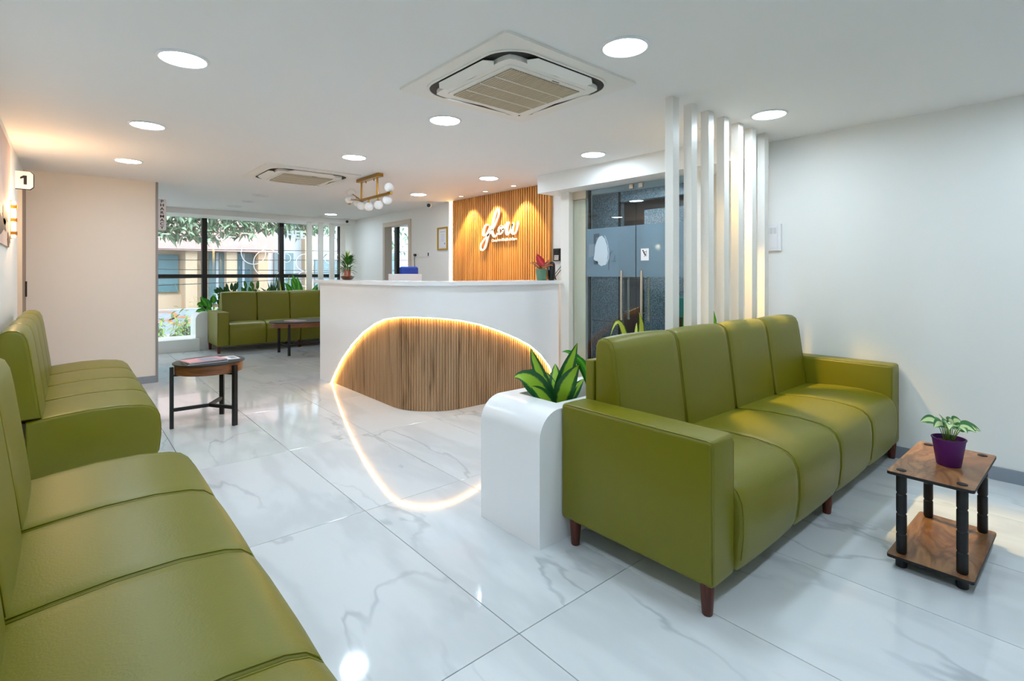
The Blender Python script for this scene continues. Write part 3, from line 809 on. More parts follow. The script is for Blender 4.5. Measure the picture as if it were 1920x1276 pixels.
GLOW = {
 'g': [[(5.236, 1.851), (5.271, 1.862), (5.313, 1.835), (5.341, 1.785), (5.346, 1.741), (5.32, 1.72), (5.271, 1.745), (5.222, 1.803), (5.194, 1.835)],
       [(5.205, 1.836), (5.229, 1.76), (5.25, 1.692), (5.281, 1.616), (5.32, 1.552), (5.37, 1.532), (5.406, 1.555), (5.392, 1.612), (5.327, 1.67), (5.236, 1.726), (5.167, 1.774)]],
 'l': [[(5.167, 1.769), (5.098, 1.854), (5.045, 1.935), (5.018, 2.0), (5.031, 2.031), (5.065, 2.03), (5.105, 1.974), (5.139, 1.891), (5.16, 1.816), (5.156, 1.739), (5.119, 1.698), (5.071, 1.708), (5.031, 1.765)]],
 'o': [[(4.979, 1.82), (5.011, 1.806), (5.031, 1.765), (5.021, 1.731), (4.985, 1.724), (4.952, 1.752), (4.939, 1.793), (4.959, 1.819), (4.979, 1.82), (4.952, 1.777), (4.907, 1.80), (4.888, 1.845)]],
 'w': [[(4.888, 1.851), (4.843, 1.856), (4.868, 1.796), (4.881, 1.739), (4.862, 1.709), (4.824, 1.727), (4.786, 1.782), (4.755, 1.837), (4.767, 1.773), (4.767, 1.724), (4.73, 1.709), (4.693, 1.736), (4.674, 1.791), (4.665, 1.862)]]}
def catmull(P, q=6):
    P = [Vector(p) for p in P]; out = []
    for i in range(len(P) - 1):
        a, b, c, d = P[max(i - 1, 0)], P[i], P[i + 1], P[min(i + 2, len(P) - 1)]
        for k in range(q):
            t = k / q
            out.append(0.5 * ((2 * b) + (c - a) * t + (2 * a - 5 * b + 4 * c - d) * t * t + (3 * b - a - 3 * c + d) * t ** 3))
    out.append(P[-1]); return out
def brush(bm, pts, x0, x1, wmin, wmax):
    """flat raised stroke, thick on the way down and thin on the way up, like brush script"""
    P = catmull(pts); rows = []
    for k, p in enumerate(P):
        d = (P[min(k + 1, len(P) - 1)] - P[max(k - 1, 0)]).normalized(); nrm = Vector((-d.y, d.x))
        w = wmin + (wmax - wmin) * min(1, abs(d.y)) ** 1.5 * (1.0 if d.y < 0 else 0.45)
        w *= min(1, 0.4 + min(k, len(P) - 1 - k) / 5)
        a, b = p + nrm * w / 2, p - nrm * w / 2
        rows.append([bm.verts.new((x0, a.x, a.y)), bm.verts.new((x0, b.x, b.y)), bm.verts.new((x1, b.x, b.y)), bm.verts.new((x1, a.x, a.y))])
    for a, b in zip(rows, rows[1:]):
        for i in range(4): bm.faces.new((a[i], a[(i + 1) % 4], b[(i + 1) % 4], b[i]))
    bm.faces.new(rows[0][::-1]); bm.faces.new(rows[-1])
sg = thing('wall_sign', 'white raised script sign reading glow on the wood wall', 'sign', (XR - 0.06, 5.03, 1.75))
for ch_, strokes in GLOW.items():
    bm = nb()
    for k, st_ in enumerate(strokes): brush(bm, st_, XR - 0.075 - 0.001 * k, XR - 0.058, 0.020, 0.042)
    obj('letter_' + ch_, bm, 'letter_white', sg)
text_mesh('small_lettering', 'Complete Health & Care', 0.047, 'letter_white', sg, (XR - 0.062, 4.937, 1.648), (0, -1, 0), (0, 0, 1), 0.012, bold=0.0014, sx=1.02)

# certificate, socket, cameras, keypad
ct = thing('certificate_frame', 'narrow gold framed certificate on the wall beside the wood panel', 'picture frame', (XR, 6.41, 1.74))
for a in (B(XR - 0.02, XR, 6.27, 6.295, 1.572, 1.908), B(XR - 0.02, XR, 6.515, 6.54, 1.572, 1.908), B(XR - 0.02, XR, 6.295, 6.515, 1.572, 1.594), B(XR - 0.02, XR, 6.295, 6.515, 1.886, 1.908)):
    obj('frame_bar', a, 'gold', ct)
cp = obj('certificate', B(XR - 0.008, XR - 0.002, 6.295, 6.515, 1.594, 1.886), 'paper', ct)
bm = B(XR - 0.0095, XR - 0.0085, 6.34, 6.47, 1.838, 1.844)
for k in range(5): box(bm, XR - 0.0095, XR - 0.0085, 6.36, 6.45, 1.80 - k * 0.024, 1.804 - k * 0.024)
box(bm, XR - 0.0095, XR - 0.0085, 6.34, 6.365, 1.655, 1.68)
obj('print', bm, 'grey_print', ct)
sk = thing('socket_plate', 'long white power socket plate with a black plug behind the desk', 'socket', (XR, 6.99, 1.52))
obj('plate', B(XR - 0.012, XR, 6.775, 7.20, 1.478, 1.560, 0.003), 'plastic_white', sk)
for k in range(5): obj('switch', B(XR - 0.017, XR - 0.012, 6.83 + k * 0.06, 6.865 + k * 0.06, 1.50, 1.54), 'plastic_white', sk)
obj('neon_switch', B(XR - 0.017, XR - 0.012, 6.785, 6.81, 1.495, 1.545), 'plastic_black', sk)
plug = obj('plug', tube(nb(), [(XR - 0.012, 7.17, 1.52), (XR - 0.045, 7.17, 1.52)], 0.021, 14), 'plastic_black', sk, True, auto=40)
obj('cord', tube(nb(), [(XR - 0.04, 7.17, 1.505), (XR - 0.04, 7.165, 1.40), (XR - 0.03, 7.16, 1.0), (XR - 0.03, 7.16, 0.5)], 0.005, 8), 'plastic_black', sk)
def dome_cam(x, y, z, label, d):
    t = thing('dome_camera', label, 'camera', (x, y, z))
    obj('base', lathe(nb(), [(0.05, 0.0), (0.05, -0.02), (0.042, -0.03)], (x, y, z), 24), 'plastic_white', t, True, auto=40)
    hb = obj('ball', sphere(nb(), (x, y, z - 0.052), 0.038, 20), 'plastic_white', t, True)
    d = Vector(d).normalized(); c = Vector((x, y, z - 0.052))
    obj('lens', tube(nb(), [c + d * 0.026, c + d * 0.041], 0.026, 18), 'plastic_black', t)
dome_cam(3.93, 6.38, ZC, 'white dome security camera on the ceiling near the wood wall', (-0.6, -0.75, -0.12))
dome_cam(3.98, 9.36, ZC, 'white dome security camera in the far corner above the slats', (-0.4, -0.9, -0.12))
kp = thing('keypad', 'black access keypad on the white wall at the desk end', 'keypad', (XR, 4.04, 1.44))
obj('body', B(XR - 0.03, XR, 3.965, 4.11, 1.368, 1.508, 0.005), 'plastic_black', kp)
obj('screen', B(XR - 0.032, XR - 0.03, 4.02, 4.085, 1.445, 1.49), 'screen_dark', kp)
for i in range(4):
    for j in range(4): obj('key', B(XR - 0.033, XR - 0.03, 4.022 + i * 0.018, 4.034 + i * 0.018, 1.38 + j * 0.014, 1.389 + j * 0.014), 'sign_white', kp)
obj('cable', tube(nb(), [(XR - 0.015, 3.985, 1.37), (XR - 0.02, 4.0, 1.30), (XR - 0.05, 4.06, 1.22), (XR - 0.02, 4.08, 1.16)], 0.004, 6), 'plastic_black', kp)
obj('cable', tube(nb(), [(XR - 0.015, 3.975, 1.37), (XR - 0.02, 3.985, 1.28), (XR - 0.05, 4.05, 1.19), (XR - 0.02, 4.07, 1.156)], 0.004, 6), 'plastic_black', kp)
sp = thing('speaker', 'black rounded cylinder speaker standing on the reception desk', 'speaker', (3.965, 3.945, 1.154))
obj('body', lathe(nb(), [(0.030, 0.002), (0.040, 0.014), (0.042, 0.03), (0.042, 0.165), (0.036, 0.188), (0.020, 0.202), (0.004, 0.205)], (3.965, 3.945, 1.154), 24), 'plastic_black', sp, True, auto=60)
obj('base', lathe(nb(), [(0.034, 0.0), (0.034, 0.003)], (3.965, 3.945, 1.154), 20), 'plastic_black', sp)
mat('label_grey', (120, 124, 128), 0.4)
obj('label', B(3.921, 3.9235, 3.930, 3.945, 1.265, 1.30), 'label_grey', sp)

# switch panel on the right wall
sw = thing('switch_panel', 'white wall switch panel beside the last slat', 'switch', (XR, 1.66, 1.5))
obj('plate', B(XR - 0.02, XR, 1.655, 1.84, 1.402, 1.612, 0.004), 'plastic_white', sw)
obj('cover', B(XR - 0.024, XR - 0.02, 1.68, 1.83, 1.425, 1.595), 'plastic_white', sw)
for k in range(5): obj('switch', B(XR - 0.028, XR - 0.024, 1.69 + k * 0.026, 1.708 + k * 0.026, 1.535, 1.582), 'lamp_off', sw)

# ------------------------------------------------------------------ signs on the left
n1 = thing('number_sign', 'white projecting sign with black number 1 above the door', 'sign', (XL, 6.05, 2.02))
poly = [(XL, 1.948), (XL + 0.092, 1.948), (XL + 0.112, 1.968), (XL + 0.112, 2.075), (XL + 0.092, 2.097), (XL, 2.097)]
obj('plate', prism(nb(), poly, lambda p, t: (p[0], t, p[1]), 6.04, 6.048), 'sign_white', n1)
obj('backing', prism(nb(), [(XL, 1.942), (XL + 0.096, 1.942), (XL + 0.118, 1.964), (XL + 0.118, 2.078), (XL + 0.096, 2.099), (XL, 2.099)], lambda p, t: (p[0], t, p[1]), 6.048, 6.056), 'ink', n1)
obj('numeral', prism(nb(), [(XL + 0.056 + p, 2.023 + q) for p, q in ((-0.026, 0.022), (-0.006, 0.038), (0.016, 0.038), (0.016, -0.038), (-0.004, -0.038), (-0.004, 0.016), (-0.026, 0.008))], lambda p, t: (p[0], t, p[1]), 6.0375, 6.0395), 'ink', n1)
ph = thing('pharmacy_sign', 'grey vertical projecting sign reading PHARMACY on the partition edge', 'sign', (0.776, YP, 1.9))
obj('plate', prism(nb(), rrect(0.776, 0.852, 1.717, 2.072, 0.015, 4), lambda p, t: (p[0], t, p[1]), YP, YP + 0.012), 'sign_grey', ph)
for k, c_ in enumerate('PHARMACY'):
    text_mesh('letter', c_, 0.044, 'ink', ph, (0.813, YP - 0.001, 2.045 - k * 0.0425), (1, 0, 0), (0, 0, 1), 0.002, bold=0.001, sx=1.25)

# picture with a brass wall light
pc = thing('wall_picture', 'pink and grey canvas picture on the left wall', 'picture', (XL, 4.75, 1.8))
obj('canvas', B(XL, XL + 0.012, 4.1, 5.34, 1.42, 2.17), 'canvas', pc)
bm = nb()
for (yy, zz, ry, rz) in ((4.6, 1.55, 0.35, 0.06), (5.2, 1.47, 0.13, 0.04), (4.9, 1.62, 0.2, 0.05)):
    bm.faces.new([bm.verts.new((XL + 0.0135, yy + ry * math.cos(a * PI / 12) * (1 + 0.2 * math.sin(a * 1.7)), zz + rz * math.sin(a * PI / 12) + 0.02 * math.sin(a))) for a in range(24)])
obj('brushwork', bm, 'canvas_dark', pc)
wl = thing('wall_light', 'brass wall light glowing beside the pink picture', 'wall light', (XL, 5.44, 1.62))
obj('back_plate', B(XL, XL + 0.012, 5.40, 5.50, 1.49, 1.78), 'brass', wl)
for k in range(3): obj('brass_bar', B(XL + 0.012, XL + 0.045, 5.42, 5.48, 1.52 + k * 0.10, 1.545 + k * 0.10), 'brass', wl)
obj('diffuser', B(XL + 0.012, XL + 0.035, 5.43, 5.47, 1.50, 1.77), 'sconce_glow', wl)
ld = bpy.data.lights.new('wall_light_bulb', 'POINT'); ld.energy = 12; ld.color = (1.0, 0.62, 0.32); ld.shadow_soft_size = 0.05
lo = bpy.data.objects.new('wall_light_bulb', ld); C.objects.link(lo); lo.parent = wl; lo.location = (0.09, 0, 0.1)

# ------------------------------------------------------------------ air conditioners
def cassette(cx, cy, label):
    t = thing('ceiling_air_conditioner', label, 'air conditioner', (cx, cy, ZC), 'ceiling cassette air conditioners')
    h = 0.465
    obj('ceiling_plate', slab(rrect(cx - h, cx + h, cy - h, cy + h, 0.02, 4), ZC - 0.012, ZC), 'ac_white', t)
    g = 0.385
    obj('air_gap', slab(rrect(cx - g, cx + g, cy - g, cy + g, 0.16, 8), ZC - 0.014, ZC - 0.011), 'ac_dark', t)
    # rim round the gap
    bm = nb(); a = rrect(cx - g - .012, cx + g + .012, cy - g - .012, cy + g + .012, 0.17, 8); b = rrect(cx - g, cx + g, cy - g, cy + g, 0.16, 8)
    rings = [[bm.verts.new((p[0], p[1], z)) for p in q] for q, z in ((a, ZC - 0.012), (a, ZC - 0.018), (b, ZC - 0.018), (b, ZC - 0.013))]
    for p, q in zip(rings, rings[1:]):
        for i in range(len(a)): bm.faces.new((p[i], p[(i + 1) % len(a)], q[(i + 1) % len(a)], q[i]))
    obj('rim', bm, 'ac_white', t)
    # centre panel: rounded square with lobes at the corners
    i0 = 0.345; poly = []
    for k in range(96):
        an = 2 * PI * k / 96
        c, s = math.cos(an), math.sin(an)
        r = 1 / ((abs(c) ** 7 + abs(s) ** 7) ** (1 / 7)); m_ = min(abs(c), abs(s)) / max(abs(c), abs(s))
        rr = i0 * r * (1 - 0.13 * (1 - m_) ** 0.8 if m_ < 0.6 else 1 - 0.13 * 0.48 * (1 - (m_ - 0.6) / 0.4))
        poly.append((cx + rr * c, cy + rr * s))
    obj('centre_panel', slab(poly, ZC - 0.036, ZC - 0.013), 'ac_white', t, False)
    q = 0.275
    obj('grille_frame', slab(rrect(cx - q, cx + q, cy - q, cy + q, 0.03, 4), ZC - 0.041, ZC - 0.035), 'ac_white', t)
    q = 0.245
    obj('grille_back', B(cx - q, cx + q, cy - q, cy + q, ZC - 0.0425, ZC - 0.040), 'ac_dark', t)
    bm = nb(); k = 0
    while k < 30:
        x = cx - q + k * (2 * q / 30); box(bm, x, x + 2 * q / 30 * 0.74, cy - q, cy + q, ZC - 0.047, ZC - 0.042); k += 1
    gl = obj('grille', bm, 'ac_grille', t); gl['kind'] = 'stuff'
    for yy in (-0.5, 0.0, 0.5): obj('grille_rib', B(cx - q, cx + q, cy + yy * q - 0.003, cy + yy * q + 0.003, ZC - 0.049, ZC - 0.042), 'ac_white', t)
    for k in range(4):
        an = k * PI / 2; R2 = Matrix.Rotation(an, 4, 'Z')
        pl = [(-0.20, 0.315), (-0.235, 0.345), (-0.19, 0.376), (0.19, 0.376), (0.235, 0.345), (0.20, 0.315)]
        bm = nb(); lo_, hi_ = [], []
        for x, y in pl:
            v = R2 @ Vector((x, y, 0)); zz = ZC - 0.020 - (0.376 - y) * 0.30
            lo_.append(bm.verts.new((cx + v.x, cy + v.y, zz - 0.003))); hi_.append(bm.verts.new((cx + v.x, cy + v.y, zz)))
        for i in range(6): bm.faces.new((lo_[i], lo_[(i + 1) % 6], hi_[(i + 1) % 6], hi_[i]))
        bm.faces.new(lo_); bm.faces.new(hi_[::-1])
        obj('louvre', bm, 'ac_white', t)
    obj('logo', B(cx + 0.02, cx + 0.07, cy - 0.262, cy - 0.257, ZC - 0.0425, ZC - 0.041), 'ac_dark', t)
    obj('sensor', lathe(nb(), [(0.008, -0.037), (0.008, -0.033)], (cx + 0.29, cy + 0.30, ZC), 12), 'ac_dark', t)
cassette(1.866, 2.13, 'large white cassette air conditioner nearest in the ceiling')
cassette(1.866, 5.57, 'white cassette air conditioner farther back, beside the brass chandelier')

# ------------------------------------------------------------------ chandelier
cd = thing('chandelier', 'brass bar chandelier with white glass globes over the desk', 'chandelier', (2.43, 5.13, ZC))
obj('canopy', B(2.40, 2.46, 4.88, 5.40, ZC - 0.035, ZC), 'brass', cd)
for y in (4.95, 5.33): obj('rod', tube(nb(), [(2.43, y, 2.03), (2.43, y, ZC - 0.03)], 0.010, 12), 'brass', cd, True, auto=40)
for y in (5.03, 5.22): obj('canopy_screw', tube(nb(), [(2.43, y, ZC - 0.06), (2.43, y, ZC - 0.03)], 0.007, 8), 'brass', cd)
obj('bar', B(2.417, 2.443, 4.65, 5.36, 2.012, 2.038), 'brass', cd)
for gx, gy, gz in ((2.43, 5.60, 2.135), (2.40, 5.58, 2.06), (2.46, 5.50, 2.02), (2.43, 5.343, 1.968), (2.42, 5.133, 1.935), (2.44, 4.947, 1.936), (2.46, 4.79, 1.972), (2.43, 4.695, 2.085)):
    by = min(max(gy, 4.67), 5.34)
    ar = obj('globe_arm', tube(nb(), [(2.43, by, 2.025), (gx, (gy + by) / 2, (gz + 2.025) / 2), (gx, gy, gz)], 0.006, 8), 'brass', cd)
    obj('globe', sphere(nb(), (gx, gy, gz), 0.048, 24), 'globe', ar, True)
    obj('globe_cap', lathe(nb(), [(0.018, 0.040), (0.016, 0.056), (0.004, 0.06)] if gz < 2.03 else [(0.018, -0.040), (0.016, -0.056), (0.004, -0.06)], (gx, gy, gz), 14), 'brass', ar)

# ------------------------------------------------------------------ tables
def bar(bm, p, q, w, h):
    p, q = Vector(p), Vector(q); d = (q - p).normalized(); s = d.cross(Vector((0, 0, 1))).normalized() * w / 2; u = Vector((0, 0, h / 2))
    A = [bm.verts.new(p + a * s + b * u) for a, b in ((-1, -1), (1, -1), (1, 1), (-1, 1))]; Bq = [bm.verts.new(q + a * s + b * u) for a, b in ((-1, -1), (1, -1), (1, 1), (-1, 1))]
    for i in range(4): bm.faces.new((A[i], A[(i + 1) % 4], Bq[(i + 1) % 4], Bq[i]))
    bm.faces.new(A[::-1]); bm.faces.new(Bq); return bm
rt = thing('round_table', 'round side table with black top, wood rim and three black legs', 'table', (0.885, 4.84, 0))
c = (0.885, 4.84, 0)
obj('table_top', lathe(nb(), [(0.252, 0.500), (0.258, 0.502), (0.258, 0.510), (0.252, 0.512)], c, 64), 'tabletop', rt, True, auto=30)
obj('rim', lathe(nb(), [(0.240, 0.425), (0.244, 0.428), (0.244, 0.500), (0.2, 0.500)], c, 64), 'rim_wood', rt, True, auto=30)
for lx, ly in ((0.628, 4.844), (1.026, 4.614), (1.02, 5.062)):
    d = Vector((lx - c[0], ly - c[1], 0)).normalized(); s = d.cross(Vector((0, 0, 1)))
    p = Vector((c[0], c[1], 0)) + d * 0.262
    bm = nb(); prism(bm, [(-1, -1), (1, -1), (1, 1), (-1, 1)], lambda q, z: p + d * q[0] * 0.013 + s * q[1] * 0.017 + Vector((0, 0, z)), 0.0, 0.485)
    obj('leg', bm, 'black_metal', rt)
    obj('stretcher', bar(nb(), Vector((c[0], c[1], 0.145)), p + Vector((0, 0, 0.145)), 0.022, 0.026), 'black_metal', rt)
    obj('bracket', bar(nb(), p + Vector((0, 0, 0.418)), p - d * 0.10 + Vector((0, 0, 0.418)), 0.03, 0.014), 'black_metal', rt)
def magazine(name, label, c, z, w, h, rot, cover, n=1, t=0.008):
    o = thing(name, label, 'magazine', (c[0], c[1], z))
    M = Matrix.Rotation(rot, 4, 'Z')
    def rb(x0, x1, y0, y1, z0, z1):
        bm = B(x0, x1, y0, y1, z0, z1)
        for v in bm.verts: v.co = M @ v.co + Vector((c[0], c[1], z))
        return bm
    obj('pages', rb(-w / 2 + .002, w / 2 - .002, -h / 2 + .002, h / 2 - .002, 0.0005, t), 'paper', o)
    obj('cover', rb(-w / 2, w / 2, -h / 2, h / 2, t, t + 0.001), cover, o)
    obj('cover_photo', rb(-w * 0.1, w * 0.35, -h * 0.35, h * 0.3, t + 0.001, t + 0.0014), 'grey_print', o)
    obj('back_cover', rb(-w / 2, w / 2, -h / 2, h / 2, 0.0, 0.0006), 'ink', o)
magazine('magazine', 'dark magazine lying lowest on the round side table', (0.84, 4.78), 0.512, 0.29, 0.21, 0.10, 'ink')
magazine('magazine', 'pink covered magazine on top of the pile on the round side table', (0.835, 4.80), 0.5215, 0.28, 0.20, 0.20, 'magazine_pink')
magazine('magazine', 'white leaflet lying at the right of the magazines on the round side table', (1.045, 4.86), 0.512, 0.10, 0.20, 0.05, 'sign_white', t=0.003)
ft = thing('oval_table', 'long oval coffee table with black top and wood rim by the far sofa', 'table', (2.95, 8.22, 0))
def oval(a, b, n=64): return [(2.93 + a * math.cos(2 * PI * k / n), 8.22 + b * math.sin(2 * PI * k / n)) for k in range(n)]
obj('table_top', slab(oval(0.64, 0.36), 0.485, 0.497), 'tabletop', ft)
obj('rim', slab(oval(0.62, 0.34), 0.415, 0.485), 'rim_wood', ft, True, auto=30)
for lx, ly in ((2.50, 8.47), (2.50, 7.985), (3.36, 8.47), (3.36, 7.97)): obj('leg', B(lx - 0.017, lx + 0.017, ly - 0.017, ly + 0.017, 0, 0.47), 'black_metal', ft)
obj('stretcher', B(2.49, 2.51, 8.0, 8.45, 0.12, 0.145), 'black_metal', ft); obj('stretcher', B(3.35, 3.37, 8.0, 8.45, 0.12, 0.145), 'black_metal', ft); obj('stretcher', B(2.5, 3.36, 8.22, 8.24, 0.12, 0.145), 'black_metal', ft)
magazine('magazine', 'magazine with a printed cover on the far oval table', (2.66, 8.20), 0.497, 0.20, 0.28, 0.3, 'magazine_pink')

stb = thing('side_table', 'two-tier walnut side table with black segmented posts', 'table', (2.89, 0.472, 0))
def board(z): return slab(rrect(2.598, 3.182, 0.334, 0.610, 0.012, 4), z - 0.011, z)
for nm, z in (('table_top', 0.402), ('lower_shelf', 0.056)):
    obj(nm, board(z), 'walnut', stb)
    obj('edge_band', slab(rrect(2.597, 3.183, 0.333, 0.611, 0.013, 4), z - 0.0125, z - 0.0012), 'black_matte', stb)
for px_ in (2.645, 3.135):
    for py_ in (0.375, 0.569):
        prof = []; z0, z1 = 0.056, 0.390; n = 4; sg_ = (z1 - z0) / n
        for k in range(n):
            a = z0 + k * sg_; prof += [(0.0155, a), (0.0185, a + 0.006), (0.0185, a + sg_ - 0.006), (0.0155, a + sg_ - 0.001)]
        obj('post', lathe(nb(), prof, (px_, py_, 0), 18), 'black_matte', stb, True, auto=30)
        obj('foot', lathe(nb(), [(0.017, 0.0), (0.020, 0.004), (0.020, 0.045)], (px_, py_, 0), 18), 'black_matte', stb, True, auto=30)
        obj('post_cap', lathe(nb(), [(0.0175, 0.402), (0.0175, 0.4045), (0.015, 0.4055)], (px_, py_, 0), 18), 'black_matte', stb, True, auto=30)

# ------------------------------------------------------------------ plants
def rnd(a, b): return random.uniform(a, b)
# potted pothos on the side table
pp = thing('potted_plant', 'small variegated plant in a purple pot on the side table', 'plant', (2.874, 0.452, 0.402))
pc_ = (2.874, 0.452, 0.402)
obj('pot', lathe(nb(), [(0.040, 0.0), (0.0425, 0.004), (0.058, 0.112), (0.0605, 0.112), (0.0605, 0.117), (0.055, 0.117), (0.052, 0.10)], pc_, 36), 'purple_pot', pp, True, auto=40)
obj('soil', lathe(nb(), [(0.052, 0.098), (0.03, 0.103), (0.002, 0.105)], pc_, 24), 'soil', pp, True)
for k in range(17):
    a = 2 * PI * k / 8.5 + rnd(-.2, .2); r = rnd(0.035, 0.085); zt = rnd(0.155, 0.185)
    b = Vector((pc_[0] + 0.014 * math.cos(a), pc_[1] + 0.014 * math.sin(a), pc_[2] + 0.10))
    e = Vector((pc_[0] + r * 0.7 * math.cos(a), pc_[1] + r * 0.7 * math.sin(a), pc_[2] + zt))
    lf = leaf(nb(), e, e + Vector((0.022 * math.cos(a), 0.022 * math.sin(a), 0.014)), e + Vector((0.056 * math.cos(a), 0.056 * math.sin(a), -0.008)), 0.048, up=(-0.5 + rnd(-.3, .3), -0.5 + rnd(-.3, .3), 0.8), fold=0.15, n=9, shape=0.62)
    lo_ = obj('leaf', lf, 'pothos_leaf', pp, False)
    obj('leaf_stalk', tube(nb(), [b, (b + e) / 2 + Vector((0, 0, 0.008)), e], 0.0016, 6), 'stem', lo_, True)

# striped dracaena in the near planter
dr = thing('striped_dracaena', 'broad-leaved plant with yellow-green striped leaves in the near planter end', 'plant', (1.915, 1.86, 0.505))
rootp = Vector((1.905, 1.86, 0.51))
LV = [((1.719, 1.977, 0.698), (1.79, 1.93, 0.735), 0.085), ((1.825, 1.965, 0.835), (1.85, 1.94, 0.70), 0.055), ((1.935, 1.963, 0.70), (1.93, 1.93, 0.63), 0.062),
      ((1.948, 1.754, 0.875), (1.90, 1.80, 0.69), 0.070), ((1.915, 1.712, 0.775), (1.87, 1.77, 0.68), 0.080), ((2.05, 1.80, 0.675), (1.97, 1.82, 0.60), 0.058),
      ((1.84, 2.005, 0.715), (1.875, 1.95, 0.70), 0.058), ((1.757, 1.89, 0.66), (1.81, 1.87, 0.63), 0.058), ((1.99, 1.95, 0.74), (1.95, 1.91, 0.66), 0.06), ((1.97, 1.77, 0.66), (1.93, 1.81, 0.61), 0.05)]
camdir = Vector((-0.65, -0.70, 0.45))
for k, (tip, ctl, w) in enumerate(LV):
    b = rootp + Vector((rnd(-.012, .012), rnd(-.012, .012), 0))
    obj('leaf', leaf(nb(), b, ctl, tip, w * 1.25, up=camdir, fold=0.24, n=16, wave=0.07, shape=0.82), 'dracaena_leaf', dr)
obj('stalk', tube(nb(), [rootp - Vector((0, 0, 0.02)), rootp + Vector((0, 0, 0.05))], [0.016, 0.010], 10), 'stem', dr, True)
def planter_plant(label, root, tips, m, name='leafy_plant', fold=0.25, up=(-0.65, -0.70, 0.45)):
    t = thing(name, label, 'plant', root)
    for tip, ctl, w in tips: obj('leaf', leaf(nb(), root, ctl, tip, w, up=up, fold=fold, n=12, shape=0.6), m, t)
    return t
planter_plant('green plant with flat leaves between the planter end and the right sofa', (2.22, 1.86, 0.51), [((2.03, 1.94, 0.80), (2.12, 1.89, 0.83), 0.05), ((2.06, 1.90, 0.775), (2.14, 1.86, 0.79), 0.05), ((2.09, 1.90, 0.74), (2.16, 1.87, 0.75), 0.04), ((2.35, 1.9, 0.80), (2.3, 1.88, 0.78), 0.05)], 'bright_leaf')
planter_plant('yellow-green arching leaved plant rising behind the right sofa', (2.57, 1.86, 0.51), [((2.372, 1.88, 0.865), (2.44, 1.85, 1.13), 0.04), ((2.535, 1.80, 1.0), (2.60, 1.80, 0.90), 0.055), ((2.45, 1.90, 0.80), (2.50, 1.89, 0.84), 0.04), ((2.68, 1.92, 0.92), (2.64, 1.9, 0.84), 0.045)], 'dracaena_pale')
planter_plant('narrow upright green plant behind the third slat', (3.15, 1.86, 0.51), [((3.17, 1.88, 1.07), (3.15, 1.87, 0.8), 0.05), ((3.05, 1.9, 0.95), (3.10, 1.88, 0.8), 0.05), ((3.28, 1.88, 0.9), (3.22, 1.87, 0.8), 0.05)], 'bright_leaf')
planter_plant('low green plant behind the right-hand slats', (3.62, 1.86, 0.51), [((3.55, 1.88, 0.97), (3.58, 1.87, 0.8), 0.05), ((3.75, 1.9, 0.9), (3.7, 1.88, 0.8), 0.05), ((3.48, 1.9, 0.84), (3.55, 1.88, 0.78), 0.04)], 'bright_leaf')

# lucky bamboo in a bowl on the desk
lb = thing('lucky_bamboo', 'lucky bamboo in a dark glass bowl on the desk end', 'plant', (2.42, 5.68, 1.154))
bc = Vector((2.42, 5.68, 1.154))
obj('bowl', lathe(nb(), [(0.035, 0.0), (0.055, 0.006), (0.078, 0.038), (0.072, 0.042), (0.05, 0.036)], bc, 28), 'bowl_glass', lb, True, auto=60)
for k in range(9):
    a = 2 * PI * k / 9; obj('pebble', sphere(nb(), bc + Vector((0.045 * math.cos(a), 0.045 * math.sin(a), 0.036)), 0.014, 10), 'pebble', lb, True)
for k in range(7):
    a = 2 * PI * k / 7; obj('cane', tube(nb(), [bc + Vector((0.028 * math.cos(a), 0.028 * math.sin(a), 0.02)), bc + Vector((0.030 * math.cos(a), 0.030 * math.sin(a), 0.12))], 0.010, 8), 'stem_red', lb, True)
for k in range(95):
    a = rnd(0, 2 * PI); z0 = rnd(0.09, 0.24); ln = rnd(0.08, 0.14) * (1.15 - (z0 - 0.1) * 1.5); el = rnd(-0.3, 0.9) + (z0 - 0.1) * 3
    b = bc + Vector((0.02 * math.cos(a), 0.02 * math.sin(a), z0)); dv = Vector((math.cos(a) * math.cos(el), math.sin(a) * math.cos(el), math.sin(el)))
    obj('leaf', leaf(nb(), b, b + dv * ln * 0.6 + Vector((0, 0, 0.015)), b + dv * ln - Vector((0, 0, 0.015)), 0.022, fold=0.2, n=5), 'bamboo_leaf', lb)
obj('stalk', tube(nb(), [bc + Vector((0, 0, 0.1)), bc + Vector((0, 0, 0.27))], [0.012, 0.004], 8), 'stem', lb, True)
for k in range(5):
    a = 2 * PI * k / 5; b = bc + Vector((0, 0, 0.24)); obj('leaf', leaf(nb(), b, b + Vector((0.02 * math.cos(a), 0.02 * math.sin(a), 0.05)), b + Vector((0.035 * math.cos(a), 0.035 * math.sin(a), 0.10)), 0.024, n=5), 'dracaena_pale', lb)

# red-leaved plant in a green pot on the desk
rp = thing('red_leaf_plant', 'red-leaved plant in a green glazed pot on the desk', 'plant', (3.84, 3.97, 1.154))
rc = Vector((3.84, 3.97, 1.154))
obj('pot', lathe(nb(), [(0.046, 0.0), (0.050, 0.004), (0.062, 0.108), (0.066, 0.11), (0.066, 0.122), (0.058, 0.122), (0.056, 0.10)], rc, 32), 'green_pot', rp, True, auto=40)
obj('soil', lathe(nb(), [(0.056, 0.10), (0.002, 0.106)], rc, 20), 'soil', rp)
camv = Vector((-0.70, -0.70, 0.1))
RT = Vector((0.757, -0.653, 0))
def rl(dx, dz, cx_, cz_, w, m, dep=0.0):
    b = rc + Vector((0, 0, 0.10))
    obj('leaf', leaf(nb(), b, b + RT * cx_ + Vector((0, 0, cz_)), b + RT * dx + camv * dep + Vector((0, 0, dz)), w, up=camv, fold=0.2, n=10, shape=0.75), m, rp)
